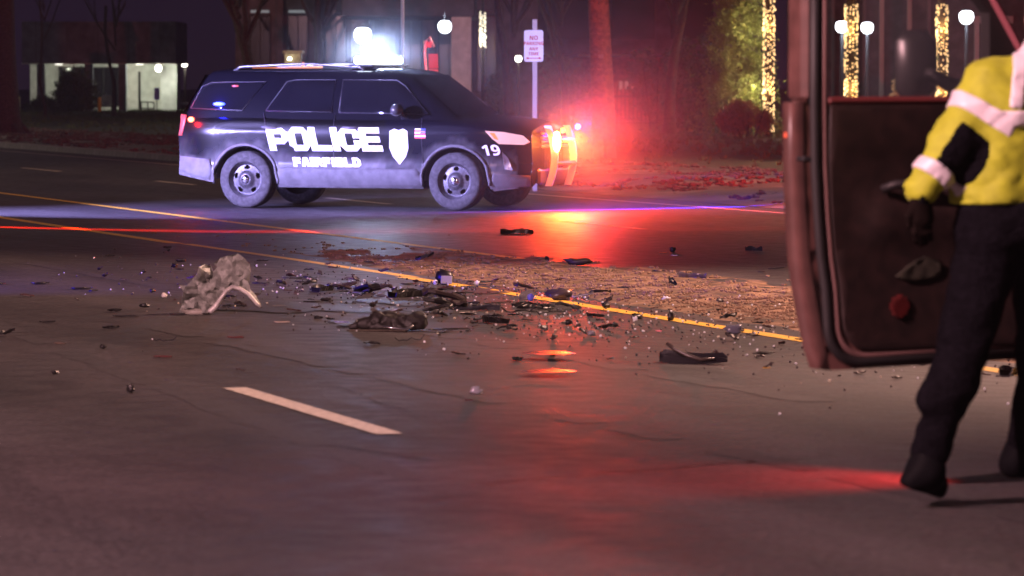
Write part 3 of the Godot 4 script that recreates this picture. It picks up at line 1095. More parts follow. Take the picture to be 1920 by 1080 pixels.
		ball(st, Vector3(-2.22, 1.125, s * (side_z(-2.22, 1.1) + 0.002)), Vector3(0.045, 0.035, 0.02), 10, 6)
		obj("tail_lamp_bulb", st, glow(1.0, 0.10, 0.03, 14.0), tl)
	omni("tail_light_glow", Vector3(-2.24, 1.13, 1.02), Color(1.0, 0.08, 0.04), 0.35, 0.04, car)
	st = mb(true)
	ball(st, Vector3(-1.83, 1.325, glass_z(1.325) + 0.012), Vector3(0.085, 0.026, 0.012), 12, 6)
	obj("blue_window_light", st, glow(0.05, 0.10, 1.0, 5.0), car)
	omni("blue_window_glow", Vector3(-1.83, 1.325, glass_z(1.325) + 0.06), Color(0.1, 0.12, 1.0), 0.25, 0.03, car)
	st = mb(true)
	ball(st, Vector3(-1.64, 1.555, glass_z(1.555) + 0.010), Vector3(0.05, 0.013, 0.008), 10, 6)
	obj("red_window_light", st, glow(1.0, 0.08, 0.05, 0.7), car)
	# light bar across the roof
	st = mb()
	box(st, Vector3(0.02, 1.815, 0), Vector3(0.34, 0.03, 1.24), 0.01)
	for z in [-0.45, 0.45]:
		box(st, Vector3(0.02, 1.785, z), Vector3(0.2, 0.05, 0.08), 0.01)
	var bar := obj("light_bar", st, M.dark, car)
	for k in 6:
		var z := -0.5 + 0.2 * k
		st = mb(true)
		box(st, Vector3(0.02, 1.885, z), Vector3(0.30 - 0.03 * absf(k - 2.5), 0.105, 0.188), 0.03)
		obj("light_bar_lens", st, glow(0.72, 0.82, 1.0, 14.0) if k > 0 else glow(0.3, 0.55, 1.0, 10.0), bar)
	omni("light_bar_flash", Vector3(0.04, 1.97, 0.42), Color(0.78, 0.84, 1.0), 6.0, 0.05, car)
	omni("light_bar_flash_middle", Vector3(0.04, 1.97, 0.05), Color(0.74, 0.84, 1.0), 4.5, 0.05, car)
	omni("light_bar_flash_far", Vector3(-0.06, 1.97, -0.40), Color(0.28, 0.50, 1.0), 4.0, 0.05, car)
	# roof marker and aerial
	st = mb(true)
	tube(st, [Vector3(-0.95, 1.79, 0.2), Vector3(-0.95, 1.86, 0.2)], [0.02, 0.014], 8)
	obj("roof_marker", st, glow(1.0, 0.25, 0.05, 1.2), car)
	st = mb(true)
	tube(st, [Vector3(-1.55, 1.78, 0.45), Vector3(-0.6, 1.80, 0.40)], [0.012], 6)
	obj("amber_strip_light", st, glow(1.0, 0.28, 0.06, 0.55), car)
	# grille, lower intake and push bumper
	st = mb()
	for k in 4:
		box(st, Vector3(2.41, 0.80 + 0.055 * k, 0), Vector3(0.03, 0.03, 1.0), 0.008)
	obj("grille", st, mat(0.05, 0.05, 0.05, 0.3), car)
	st = mb()
	box(st, Vector3(2.40, 0.42, 0), Vector3(0.06, 0.2, 1.2), 0.03)
	obj("lower_intake", st, M.dark, car)
	for s in [1.0, -1.0]:
		st = mb(true)
		side_patch(st, [Vector2(1.95, 0.28), Vector2(2.34, 0.30), Vector2(2.35, 0.44), Vector2(1.93, 0.47), Vector2(1.90, 0.38)], 0.010, false, s, 0.010, 0.07)
		obj("front_bumper", st, M.cladding, car)
		st = mb(true)
		side_patch(st, [Vector2(2.06, 0.52), Vector2(2.16, 0.50), Vector2(2.10, 0.66), Vector2(2.03, 0.74)], 0.012, false, s, 0.010, 0.05)
		obj("fog_lamp_bezel", st, mat(0.3, 0.3, 0.32, 0.25, 0.5), car)
	var pb := Node3D.new()
	pb.name = "push_bumper"
	car.add_child(pb, true)
	for s in [1.0, -1.0]:
		st = mb(true)
		var pts := []
		for k in 9:
			var t := k / 8.0
			pts.append(Vector2(2.46 + 0.13 * sin(PI * (0.12 + 0.8 * t)), lerpf(0.30, 1.06, t)))
		for i in 8:
			var a: Vector2 = pts[i]
			var b: Vector2 = pts[i + 1]
			for zz in [s * 0.36 - 0.012, s * 0.36 + 0.012]:
				quad(st, Vector3(a.x - 0.09, a.y, zz), Vector3(a.x, a.y, zz), Vector3(b.x, b.y, zz), Vector3(b.x - 0.09, b.y, zz))
			quad(st, Vector3(a.x, a.y, s * 0.36 - 0.012), Vector3(a.x, a.y, s * 0.36 + 0.012), Vector3(b.x, b.y, s * 0.36 + 0.012), Vector3(b.x, b.y, s * 0.36 - 0.012))
		obj("upright", st, mat(0.55, 0.55, 0.57, 0.35, 0.2), pb)
	st = mb(true)
	tube(st, [Vector3(2.54, 0.88, -0.36), Vector3(2.54, 0.88, 0.36)], [0.03], 10)
	tube(st, [Vector3(2.56, 0.58, -0.36), Vector3(2.56, 0.58, 0.36)], [0.03], 10)
	obj("crossbar", st, M.dark, pb)
	st = mb(true)
	ball(st, Vector3(2.585, 0.86, 0.40), Vector3(0.05, 0.13, 0.055), 12, 8)
	obj("red_strobe_light", st, glow(1.0, 0.50, 0.10, 60.0), pb)
	st = mb(true)
	ball(st, Vector3(2.60, 1.0, 0.22), Vector3(0.03, 0.03, 0.04), 10, 6)
	obj("amber_strobe_light", st, glow(1.0, 0.35, 0.03, 10.0), pb)
	st = mb(true)
	ball(st, Vector3(2.60, 1.04, -0.36), Vector3(0.03, 0.035, 0.05), 10, 6)
	obj("violet_strobe_light", st, glow(0.55, 0.12, 1.0, 14.0), pb)
	omni("red_strobe_flash", Vector3(2.68, 0.86, 0.42), Color(1.0, 0.36, 0.08), 10.0, 0.06, car)
	spot("red_strobe_beam", Vector3(2.80, 0.86, 0.42), Vector3(4.0, 0.7, 1.0), Color(1.0, 0.22, 0.07), 50.0, 84.0, 0.5, 0.06, car)
	var beam: SpotLight3D = car.get_node("red_strobe_beam")
	beam.transform = Transform3D(Basis.looking_at(Vector3(1.0, -0.12, 0.30), Vector3.UP), Vector3(2.80, 0.86, 0.42))
	omni("violet_strobe_flash", Vector3(2.72, 1.05, -0.40), Color(0.55, 0.12, 1.0), 1.0, 0.04, car)
	# lettering, badge, flag and number, set on the panels
	var letter := func(v: Vector3, x0: float, y0: float, sx: float) -> Vector3:
		var px := x0 + v.x * sx - v.y * 0.24
		var py := y0 + v.y
		return Vector3(px, py, side_z(px, clampf(py, 0.3, 1.1)) + 0.006 + v.z)
	wide_letters(car, "POLICE", -1.10, 0.735, 0.272, 0.30, 0.018, 0.072)
	wide_letters(car, "FAIRFIELD", -0.76, 0.535, 0.100, 0.118, 0.016, 0.034)
	put("unit_number", words("19", 0.13, 0.003, letter.bind(1.90, 0.755, 1.15)), M.letters, car)
	st = mb()
	side_patch(st, [Vector2(0.56, 0.99), Vector2(0.62, 1.02), Vector2(0.68, 1.0), Vector2(0.74, 1.02), Vector2(0.80, 0.99), Vector2(0.81, 0.78), Vector2(0.77, 0.67), Vector2(0.685, 0.57), Vector2(0.60, 0.67), Vector2(0.555, 0.78)], 0.007, false, 1.0, 0.003, 0.06)
	var badge := obj("badge", st, mat(0.86, 0.86, 0.80, 0.4), car)
	st = mb()
	side_patch(st, [Vector2(0.64, 0.90), Vector2(0.73, 0.90), Vector2(0.74, 0.80), Vector2(0.685, 0.72), Vector2(0.63, 0.80)], 0.009, false, 1.0, 0.003, 0.05)
	obj("badge_emblem", st, mat(0.70, 0.68, 0.50, 0.4), badge)
	for k in 6:
		st = mb()
		var y0 := 0.90 + 0.021 * k
		side_patch(st, [Vector2(0.90, y0), Vector2(1.045, y0), Vector2(1.045, y0 + 0.0205), Vector2(0.90, y0 + 0.0205)], 0.007, false, 1.0, 0.003, 0.1)
		obj("flag_stripe", st, mat(0.6, 0.04, 0.05, 0.4) if k % 2 == 0 else M.letters, car)
	st = mb()
	side_patch(st, [Vector2(0.975, 0.964), Vector2(1.045, 0.964), Vector2(1.045, 1.026), Vector2(0.975, 1.026)], 0.0095, false, 1.0, 0.002, 0.1)
	obj("flag_canton", st, mat(0.03, 0.05, 0.3, 0.4), car)

# heavy extended capitals built from strokes; each letter is a mesh of its own
func wide_letters(car: Node3D, text: String, x0: float, y0: float, w: float, h: float, gap: float, t: float) -> void:
	var forms := {
		"P": [[[0, 0], [0, 1]], [[0, 0.94], [0.8, 0.94], [1, 0.8], [1, 0.52], [0.8, 0.38], [0, 0.38]]],
		"O": [[[0.2, 0], [0.8, 0], [1, 0.2], [1, 0.8], [0.8, 1], [0.2, 1], [0, 0.8], [0, 0.2], [0.2, 0]]],
		"L": [[[0, 1], [0, 0]], [[0, 0], [1, 0]]],
		"I": [[[0.0, 0], [0.0, 1]]],
		"C": [[[1, 0.72], [1, 0.84], [0.8, 1], [0.2, 1], [0, 0.8], [0, 0.2], [0.2, 0], [0.8, 0], [1, 0.16], [1, 0.28]]],
		"E": [[[0, 0], [0, 1]], [[0, 1], [1, 1]], [[0, 0.5], [0.94, 0.5]], [[0, 0], [1, 0]]],
		"F": [[[0, 0], [0, 1]], [[0, 1], [1, 1]], [[0, 0.46], [0.86, 0.46]]],
		"A": [[[0, 0], [0.32, 1], [0.68, 1], [1, 0]], [[0.16, 0.32], [0.84, 0.32]]],
		"R": [[[0, 0], [0, 1]], [[0, 1], [0.8, 1], [1, 0.86], [1, 0.6], [0.8, 0.46], [0, 0.46]], [[0.5, 0.46], [1, 0]]],
		"D": [[[0, 0], [0, 1]], [[0, 1], [0.75, 1], [1, 0.78], [1, 0.22], [0.75, 0], [0, 0]]],
	}
	var x := x0
	for ch in text:
		var lw := w if ch != "I" else t * 1.25
		var st := mb()
		var lift := 0.005
		for stroke in forms[ch]:
			var pts := []
			for q in stroke:
				pts.append(Vector2(lerpf(t / 2, lw - t / 2, q[0]) if ch != "I" else lw / 2, lerpf(t / 2, h - t / 2, q[1])))
			lift += 0.0006
			for i in pts.size() - 1:
				var a: Vector2 = pts[i]
				var b: Vector2 = pts[i + 1]
				var d := (b - a).normalized()
				var n := d.orthogonal() * t * 0.5 * (1.3 if ch == "I" or absf(d.y) > 0.9 else 1.0)
				a -= d * t * 0.5 if i == 0 else d * t * 0.25
				b += d * t * 0.5 if i == pts.size() - 2 else d * t * 0.25
				lift += 0.0003
				var seg := maxi(1, int(a.distance_to(b) / 0.06))
				for k in seg:
					var p := a.lerp(b, float(k) / seg)
					var q := a.lerp(b, float(k + 1) / seg)
					var pq := []
					for c in [p - n, p + n, q + n, q - n]:
						var px: float = x + c.x - (c.y - h * 0.5) * 0.22
						var py: float = y0 + clampf(c.y, 0.0, h)
						pq.append(Vector3(px, py, side_z(px, py) + lift))
					quad(st, pq[0], pq[1], pq[2], pq[3])
		obj("letter_" + ch.to_lower(), st, M.letters, car)
		x += lw + gap

# ---------- the far side of the street ----------
# a slab between two corners of its front face, reaching back by thick
func slab(st: SurfaceTool, a: Vector3, b: Vector3, thick: float, bev := 0.01) -> void:
	var c := (a + b) * 0.5
	box(st, Vector3(c.x, c.y, a.z - thick * 0.5), Vector3(absf(b.x - a.x), absf(b.y - a.y), thick), bev)

func part(called: String, a: Vector3, b: Vector3, thick: float, m: Material, parent: Node3D, bev := 0.01) -> MeshInstance3D:
	var st := mb()
	slab(st, a - parent.position, b - parent.position, thick, bev)
	return obj(called, st, m, parent)

func globe(at: Vector3, r: float, e: float, label: String, hung: bool, top: float, c := Color(0.86, 0.92, 1.0)) -> void:
	var t := thing("globe_lamp", label, "globe lamp", Vector3(at.x, top if hung else -0.05, at.z), 0.0, "white globe lamps on the far side of the street")
	var st := mb(true)
	lathe(st, [[0.0, -r], [r * 0.55, -r * 0.86], [r * 0.9, -r * 0.45], [r, 0.1 * r], [r * 0.9, r * 0.55], [r * 0.55, r * 0.85], [0.0, r * 0.9]], 18, 1, Vector3(0, at.y - t.position.y, 0))
	obj("globe", st, glow(c.r, c.g, c.b, 9.0), t)
	st = mb()
	if hung:
		tube(st, [Vector3(0, at.y + r * 0.8 - top, 0), Vector3(0, 0.0, 0)], [0.02], 6)
		obj("stem", st, M.dark, t)
	else:
		tube(st, [Vector3.ZERO, Vector3(0, at.y - r + 0.05 + 0.05, 0)], [0.06, 0.04], 8)
		obj("post", st, M.dark, t)
		st = mb(true)
		lathe(st, [[0.0, r * 1.15], [r * 0.5, r * 0.95], [r * 0.6, r * 0.8], [0.0, r * 0.8]], 12, 1, Vector3(0, at.y + 0.05, 0))
		obj("finial_cap", st, M.dark, t)
	var l := omni("globe_lamp_glow", Vector3(0, at.y - t.position.y, r + 0.06), c, e, 0.12, t)
	l.shadow_enabled = true

func window_grid(b: Node3D, a: Vector3, c: Vector3, nx: int, glass: Material, frame: Material) -> void:
	# a window: recessed pane, frame and mullions
	var f := part("window", a + Vector3(-0.06, 0.06, 0.0), c + Vector3(0.06, -0.06, 0.0), 0.04, frame, b)
	var p := part("pane", a + Vector3(0, 0, 0.012), c + Vector3(0, 0, 0.012), 0.01, glass, b)
	b.remove_child(p)
	f.add_child(p, true)
	for k in range(1, nx):
		var x := lerpf(a.x, c.x, float(k) / nx)
		var mm := part("mullion", Vector3(x - 0.02, a.y, a.z + 0.03), Vector3(x + 0.02, c.y, a.z + 0.03), 0.017, frame, b, 0.002)
		b.remove_child(mm)
		f.add_child(mm, true)

func build_left_building() -> void:
	var wall := grained(mat(0.15, 0.15, 0.20, 0.85), 0.02, 61, 0.7, 1.0, 0.3)
	var white := grained(mat(0.62, 0.62, 0.60, 0.8), 0.02, 62, 0.85, 1.0, 0.4)
	var glass := mat(0.01, 0.01, 0.014, 0.1)
	var at := Vector3(-17.411, -0.176, -172.000)
	var b := thing("office_building", "long low office building with a lit white entrance under a dark overhang", "building", at)
	part("overhang", Vector3(-20.778, 3.795, -172.000), Vector3(-14.236, 2.036, -172.000), 6.0, wall, b, 0.03)
	for k in 5:
		part("panel_joint", Vector3(-20.776, 3.795, -171.980) + Vector3(1.31 * k + 0.6, 0, 0), Vector3(-20.787, 2.059, -171.980) + Vector3(1.31 * k + 0.63, 0, 0), 0.02, M.dark, b, 0.003)
	part("overhang_soffit", Vector3(-20.789, 2.030, -172.000), Vector3(-14.236, 1.991, -172.000), 6.0, white, b)
	part("back_wall", Vector3(-20.903, 2.048, -176.000), Vector3(-14.531, -0.216, -176.000), 0.3, white, b)
	for q in [Vector3(-20.158, 2.015, -172.400), Vector3(-16.693, 2.015, -172.400), Vector3(-18.141, 2.016, -172.600)]:
		var st := mb()
		box(st, q - b.position + Vector3(0.16, -1.12, 0), Vector3(0.34, 2.24, 0.34), 0.02)
		obj("column", st, wall, b)
	window_grid(b, Vector3(-19.598, 1.817, -175.900), Vector3(-17.064, 0.247, -175.900), 4, glass, M.dark)
	var d := part("door", Vector3(-16.201, 1.678, -175.900), Vector3(-16.095, -0.169, -175.900), 0.05, M.dark, b)
	part("side_wall", Vector3(-15.042, 1.997, -174.000), Vector3(-14.366, -0.196, -174.000), 1.9, white, b)
	part("step", Vector3(-18.326, -0.179, -170.000), Vector3(-14.751, -0.290, -170.000), 2.0, M.concrete, b)
	var st := mb(true)
	ball(st, Vector3(-15.061, 1.812, -172.900) - b.position, Vector3(0.12, 0.14, 0.08), 12, 8)
	obj("wall_lamp", st, glow(1.0, 0.97, 0.85, 16.0), b)
	omni("wall_lamp_glow", Vector3(-15.035, 1.789, -172.600) - b.position, Color(0.95, 0.97, 0.88), 3.5, 0.1, b)
	omni("soffit_lamp_glow", Vector3(-15.957, 1.860, -174.000) - b.position, Color(0.95, 0.97, 0.86), 2.2, 0.1, b)
	omni("soffit_lamp_glow_far", Vector3(-19.432, 1.860, -174.000) - b.position, Color(0.95, 0.97, 0.86), 0.9, 0.1, b)
	for q in [Vector3(-15.956, 1.983, -174.000), Vector3(-19.431, 1.983, -174.000)]:
		st = mb()
		box(st, q - b.position, Vector3(0.3, 0.03, 0.3), 0.01)
		obj("soffit_lamp", st, glow(1.0, 0.97, 0.86, 3.0), b)
	var s := thing("parking_sign", "small blue sign on a post at the lit office entrance", "sign", Vector3(-14.797, -0.168, -169.000))
	part("sign_panel", Vector3(-14.903, 0.986, -169.000), Vector3(-14.683, 0.497, -169.000), 0.02, mat(0.03, 0.06, 0.5, 0.4), s, 0.004)
	st = mb()
	tube(st, [Vector3(0, -0.05, -0.03), Vector3(0, 1.15, -0.03)], [0.022], 6)
	obj("post", st, M.dark, s)
	var r := thing("handrail", "dark metal handrail beside the lit white entrance wall", "handrail", Vector3(-15.242, -0.179, -170.000))
	for e in [[265, 190, 265, 219], [277, 191, 277, 219], [289, 192, 289, 219], [264, 191, 290, 192], [264, 203, 290, 204]]:
		st = mb()
		var k := 170.0 / 7600.0
		tube(st, [Vector3((e[0] - 278) * k, (217 - e[1]) * k, 0), Vector3((e[2] - 278) * k, (217 - e[3]) * k, 0)], [0.028], 6)
		obj("rail" if e[0] == 264 else "post", st, M.dark, r)
	var bo := thing("bollard", "yellow bollard in front of the office entrance", "bollard", Vector3(-16.971, -0.192, -167.000))
	st = mb(true)
	lathe(st, [[0.0, 0.82], [0.05, 0.80], [0.075, 0.74], [0.075, 0.0]], 14)
	obj("bollard_post", st, mat(0.6, 0.42, 0.05, 0.5), bo)
	var ch := thing("chair", "white patio chair right of the yellow bollard", "chair", Vector3(-16.698, -0.202, -168.000), 0.4)
	st = mb()
	box(st, Vector3(0, 0.43, 0), Vector3(0.44, 0.04, 0.42), 0.015)
	obj("seat", st, white, ch)
	st = mb()
	box(st, Vector3(0, 0.68, -0.2), Vector3(0.42, 0.42, 0.035), 0.015, Basis(Vector3.RIGHT, -0.15))
	obj("backrest", st, white, ch)
	for x in [-0.19, 0.19]:
		for z in [-0.18, 0.18]:
			st = mb()
			tube(st, [Vector3(x, 0, z), Vector3(x, 0.42, z)], [0.018], 6)
			obj("leg", st, white, ch)
	var bx := thing("utility_box", "pale green utility box beside the big tree trunk", "utility box", Vector3(-19.542, -0.140, -160.000))
	st = mb()
	box(st, Vector3(0, 0.4, 0), Vector3(0.27, 0.8, 0.3), 0.02)
	obj("cabinet", st, mat(0.42, 0.5, 0.28, 0.7), bx)
	st = mb()
	box(st, Vector3(0, 0.81, 0), Vector3(0.30, 0.03, 0.33), 0.01)
	obj("lid", st, mat(0.36, 0.44, 0.25, 0.7), bx)
	omni("box_spill", Vector3(-19.191, 0.296, -158.000), Color(0.95, 0.97, 0.8), 0.22, 0.05, null)
	var w := thing("garden_wall", "low pale wall behind the rear of the police car", "wall", Vector3(-14.595, -0.228, -182.000))
	part("wall", Vector3(-15.120, 0.202, -182.000), Vector3(-11.485, -0.228, -182.000), 0.25, grained(mat(0.38, 0.30, 0.29, 0.85), 0.02, 63, 0.7, 1.0, 0.6), w)
	part("coping", Vector3(-15.171, 0.285, -182.050), Vector3(-11.439, 0.202, -182.050), 0.35, white, w)
	var fl := thing("wall_floodlight", "small bright floodlight above the low wall, left of the police car", "floodlight", Vector3(-14.843, 1.975, -184.000))
	st = mb(true)
	ball(st, Vector3.ZERO, Vector3(0.12, 0.07, 0.06), 10, 6)
	obj("lamp_lens", st, glow(1.0, 0.95, 0.8, 12.0), fl)
	st = mb()
	box(st, Vector3(0, 0.02, -0.12), Vector3(0.3, 0.2, 0.12), 0.02)
	obj("lamp_housing", st, M.dark, fl)
	omni("wall_floodlight_glow", Vector3(0, 0, 0.12), Color(1, 0.93, 0.8), 1.5, 0.06, fl)
	st = mb()
	tube(st, [Vector3(0.0, 0.0, -0.14), Vector3(0.0, -2.2, -0.14)], [0.05], 8)
	obj("post", st, M.dark, fl)

func build_middle_building() -> void:
	var wall := grained(mat(0.16, 0.14, 0.17, 0.85), 0.02, 64, 0.7, 1.0, 0.3)
	var glass := mat(0.012, 0.012, 0.018, 0.12)
	var b := thing("campus_building", "dark two storey campus building behind the police car", "building", Vector3(-5.228, -0.175, -142.000))
	part("wall", Vector3(-9.680, 7.675, -142.000), Vector3(0.934, -0.325, -142.000), 8.0, wall, b, 0.03)
	for k in 8:
		part("pilaster", Vector3(-9.555, 7.666, -141.800) + Vector3(1.32 * k, 0, 0), Vector3(-9.584, -0.322, -141.800) + Vector3(1.32 * k + 0.28, 0, 0), 0.18, wall, b, 0.02)
	for k in 7:
		var x := 1.32 * k + 0.45
		window_grid(b, Vector3(-9.580, 3.587, -141.960) + Vector3(x, 0, 0), Vector3(-9.590, 0.981, -141.960) + Vector3(x + 0.66, 0, 0), 2, glass, M.dark)
		var tr := part("lit_transom", Vector3(-9.579, 3.792, -141.950) + Vector3(x, 0, 0), Vector3(-9.579, 3.699, -141.950) + Vector3(x + 0.64, 0, 0), 0.05, glow(0.55, 0.65, 0.7, 0.22) if k in [0, 1, 4] else glass, b, 0.004)
		tr.name = tr.name if k in [0, 1, 4] else StringName("transom" if k == 2 else "transom_%03d" % k)
	var p := thing("portico", "flat entrance canopy on a broad pale pillar behind the police car", "portico", Vector3(-1.574, -0.148, -126.000))
	part("canopy", Vector3(-5.292, 4.347, -126.000), Vector3(-1.158, 3.341, -126.000), 9.0, grained(mat(0.10, 0.08, 0.10, 0.8), 0.02, 65, 0.7, 1.0, 0.3), p, 0.03)
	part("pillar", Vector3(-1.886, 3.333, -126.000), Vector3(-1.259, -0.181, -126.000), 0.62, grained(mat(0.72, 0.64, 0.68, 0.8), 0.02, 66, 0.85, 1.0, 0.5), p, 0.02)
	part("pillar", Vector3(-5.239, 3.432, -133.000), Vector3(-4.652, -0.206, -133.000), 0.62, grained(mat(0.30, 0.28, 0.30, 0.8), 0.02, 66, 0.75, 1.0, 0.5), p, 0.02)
	globe(Vector3(-4.486, 2.724, -122.000), 0.26, 5.0, "large white globe lamp above the police car's light bar", false, 3.4)
	globe(Vector3(-2.019, 2.980, -122.000), 0.20, 10.0, "white globe lamp hanging left of the broad pale pillar", true, 3.42)
	var c := thing("lit_cabinet", "beige ticket kiosk just above the roof of the police car", "kiosk", Vector3(-6.377, 0.053, -118.000))
	part("cabinet", Vector3(-6.619, 2.175, -118.000), Vector3(-6.128, 0.115, -118.000), 0.5, grained(mat(0.42, 0.38, 0.30, 0.8), 0.02, 67, 0.6, 1.0, 1.0), c, 0.02)
	part("cornice", Vector3(-6.668, 2.237, -118.050), Vector3(-6.079, 2.167, -118.050), 0.6, mat(0.3, 0.27, 0.22, 0.8), c)
	var st := mb(true)
	ball(st, Vector3(-6.461, 2.004, -117.950) - c.position, Vector3(0.06, 0.05, 0.04), 10, 6)
	obj("cabinet_lamp", st, glow(1.0, 0.95, 0.7, 8.0), c)
	omni("cabinet_lamp_glow", Vector3(-6.411, 2.018, -117.600) - c.position, Color(1, 0.95, 0.7), 0.12, 0.03, c)

func build_right_building() -> void:
	var wall := grained(mat(0.17, 0.15, 0.20, 0.85), 0.02, 71, 0.7, 1.0, 0.3)
	var glass := mat(0.012, 0.012, 0.018, 0.12)
	var b := thing("brick_building", "dim building with a pale eave behind the utility pole", "building", Vector3(4.796, -0.176, -152.000))
	part("upper_wall", Vector3(0.999, 7.925, -152.400), Vector3(9.209, 2.320, -152.400), 8.0, wall, b, 0.03)
	part("eave", Vector3(2.483, 2.294, -151.200), Vector3(5.264, 2.214, -151.200), 1.2, mat(0.55, 0.48, 0.42, 0.7), b)
	part("lower_wall", Vector3(1.001, 2.210, -152.400), Vector3(9.217, -0.301, -152.400), 8.0, grained(mat(0.22, 0.10, 0.08, 0.9), 0.03, 72, 0.6, 1.0, 0.5), b, 0.02)
	glass = mat(0.012, 0.012, 0.018, 0.6)
	for px in [Vector3(1.399, 5.531, -152.300), Vector3(3.797, 5.531, -152.300), Vector3(5.995, 5.531, -152.300)]:
		window_grid(b, px, px + Vector3(1.5, -2.6, 0), 3, glass, M.dark)
	var sg := part("lit_sign", Vector3(2.460, 1.300, -152.200), Vector3(2.660, 0.921, -152.200), 0.05, glow(0.3, 0.32, 0.9, 0.7), b)
	part("lit_window", Vector3(2.040, 1.220, -152.200), Vector3(2.240, 0.981, -152.200), 0.05, glow(0.8, 0.4, 0.25, 0.18), b)
	for q in [Vector3(4.020, 1.300, -152.200), Vector3(4.240, 1.300, -152.200), Vector3(4.460, 1.300, -152.200)]:
		part("lit_window", q, q + Vector3(0.12, -0.32, 0), 0.05, glow(0.9, 0.6, 0.5, 0.16), b)
	var f := thing("iron_fence", "black iron picket fence at the back of the lawn right of the utility pole", "fence", Vector3(4.344, -0.009, -118.000))
	var k := 118.0 / 7600.0
	for i in 26:
		var st := mb()
		var x := (1142 + 7.6 * i - 1240) * k
		tube(st, [Vector3(x, -0.05, 0), Vector3(x, 1.08, 0)], [0.014], 5)
		tube(st, [Vector3(x, 1.08, 0), Vector3(x, 1.16, 0)], [0.022, 0.002], 5)
		obj("picket", st, M.dark, f)
	for y in [0.15, 0.92]:
		var st := mb()
		box(st, Vector3(0, y, -0.02), Vector3(200 * k, 0.04, 0.03), 0.004)
		obj("rail", st, M.dark, f)
	# shop front and walk lamps seen through the truck's window
	var s := thing("shop_front", "pale framed glass shop front seen through the truck door window", "shop front", Vector3(13.464, -0.141, -128.000))
	part("wall", Vector3(9.134, 6.776, -129.000), Vector3(20.355, -0.188, -129.000), 6.0, grained(mat(0.10, 0.11, 0.14, 0.8), 0.02, 73, 0.6, 1.0, 0.3), s, 0.02)
	var fr := mat(0.55, 0.55, 0.58, 0.6)
	for q in [Vector3(11.670, 4.918, -128.900), Vector3(12.550, 4.918, -128.900)]:
		part("post", q, q + Vector3(0.14, -5.2, 0), 0.2, mat(0.50, 0.47, 0.44, 0.7), s)
	for q in [Vector3(10.148, 4.918, -128.900), Vector3(11.129, 4.918, -128.900), Vector3(13.193, 4.918, -128.900)]:
		part("post", q, q + Vector3(0.10, -5.2, 0), 0.2, mat(0.17, 0.16, 0.18, 0.7), s)
	part("lintel", Vector3(14.645, 3.398, -128.800), Vector3(15.898, 3.161, -128.800), 0.3, fr, s)
	part("door_frame", Vector3(14.680, 3.156, -128.800), Vector3(14.832, 0.526, -128.800), 0.2, fr, s)
	part("door_frame", Vector3(15.289, 3.156, -128.800), Vector3(15.424, 0.526, -128.800), 0.2, fr, s)
	part("door_glass", Vector3(14.830, 3.155, -128.850), Vector3(15.303, 0.525, -128.850), 0.02, glass, s)
	globe(Vector3(9.089, 2.862, -112.000), 0.17, 4.0, "white globe lamp left of the middle light wrapped trunk", false, 0.0)
	globe(Vector3(9.795, 2.832, -112.000), 0.17, 4.0, "white globe lamp right of the middle light wrapped trunk", false, 0.0)
	globe(Vector3(12.529, 3.126, -112.000), 0.20, 5.0, "white globe lamp beside the pale shop door frame", false, 0.0)
	globe(Vector3(0.213, 2.071, -135.000), 0.11, 0.7, "small white globe lamp behind the bare tree, left of the parking sign", false, 0.0, Color(1, 0.97, 0.82))

# ---------- trees and shrubs ----------
func branch(st: SurfaceTool, p: Vector3, d: Vector3, r: float, len_: float, depth: int, spread: float) -> void:
	var pts := [p]
	var q := p
	var dir := d
	for i in 4:
		dir = (dir + Vector3(rng.randfn(0, 0.10), rng.randfn(0.03, 0.05), rng.randfn(0, 0.10))).normalized()
		q += dir * len_ / 4.0
		pts.append(q)
	tube(st, pts, [r, r * 0.88, r * 0.76, r * 0.66, r * 0.55], 7 if depth > 2 else 4, false)
	if depth <= 0:
		return
	for k in (3 if depth > 1 else 4):
		var t := rng.randi_range(2, 4)
		var a := rng.randf() * TAU
		var f := frame_of(dir)
		var nd := (dir + (f.x * cos(a) + f.y * sin(a)) * spread * rng.randf_range(0.6, 1.2)).normalized()
		branch(st, pts[t], nd, r * 0.52 * rng.randf_range(0.8, 1.1), len_ * rng.randf_range(0.6, 0.85), depth - 1, spread)

func bare_tree(at: Vector3, h: float, r: float, lean: Vector3, label: String, depth := 4) -> Node3D:
	var t := thing("bare_tree", label, "tree", at)
	var st := mb(true)
	lathe(st, [[r * 1.7, -0.1], [r * 1.25, 0.15], [r, 0.5]], 10)
	branch(st, Vector3(0, 0.45, 0), (Vector3.UP + lean).normalized(), r, h * 0.45, 0, 0.6)
	obj("trunk", st, M.bark, t)
	st = mb(true)
	for k in 5:
		var a := TAU * k / 5.0 + rng.randf()
		var y := h * rng.randf_range(0.26, 0.43)
		branch(st, Vector3(lean.x * y, 0.3 + y, lean.z * y), Vector3(cos(a) * 0.55, 0.9, sin(a) * 0.55).normalized(), r * 0.5, h * 0.3, depth - 1, 0.6)
	obj("crown", st, M.bark, t)
	return t

func sprig_mesh(n: int, size: float, thin: float, up: float) -> Mesh:
	var st := mb()
	for k in n:
		var a := rng.randf() * TAU
		var d := Vector3(cos(a), rng.randf_range(-0.6, 0.9) + up, sin(a)).normalized()
		var w := d.cross(Vector3(rng.randfn(), rng.randfn(), rng.randfn())).normalized() * size * thin
		var o := Vector3(rng.randfn(), rng.randfn(), rng.randfn()) * size * 0.35
		quad(st, o, o + d * size * 0.5 + w, o + d * size, o + d * size * 0.5 - w)
	st.generate_normals()
	return st.commit()

func leaf_mat(r: float, g: float, b: float) -> StandardMaterial3D:
	var m := mat(r, g, b, 0.6)
	m.backlight_enabled = true
	m.backlight = lin(r * 0.7, g * 0.7, b * 0.5)
	return m

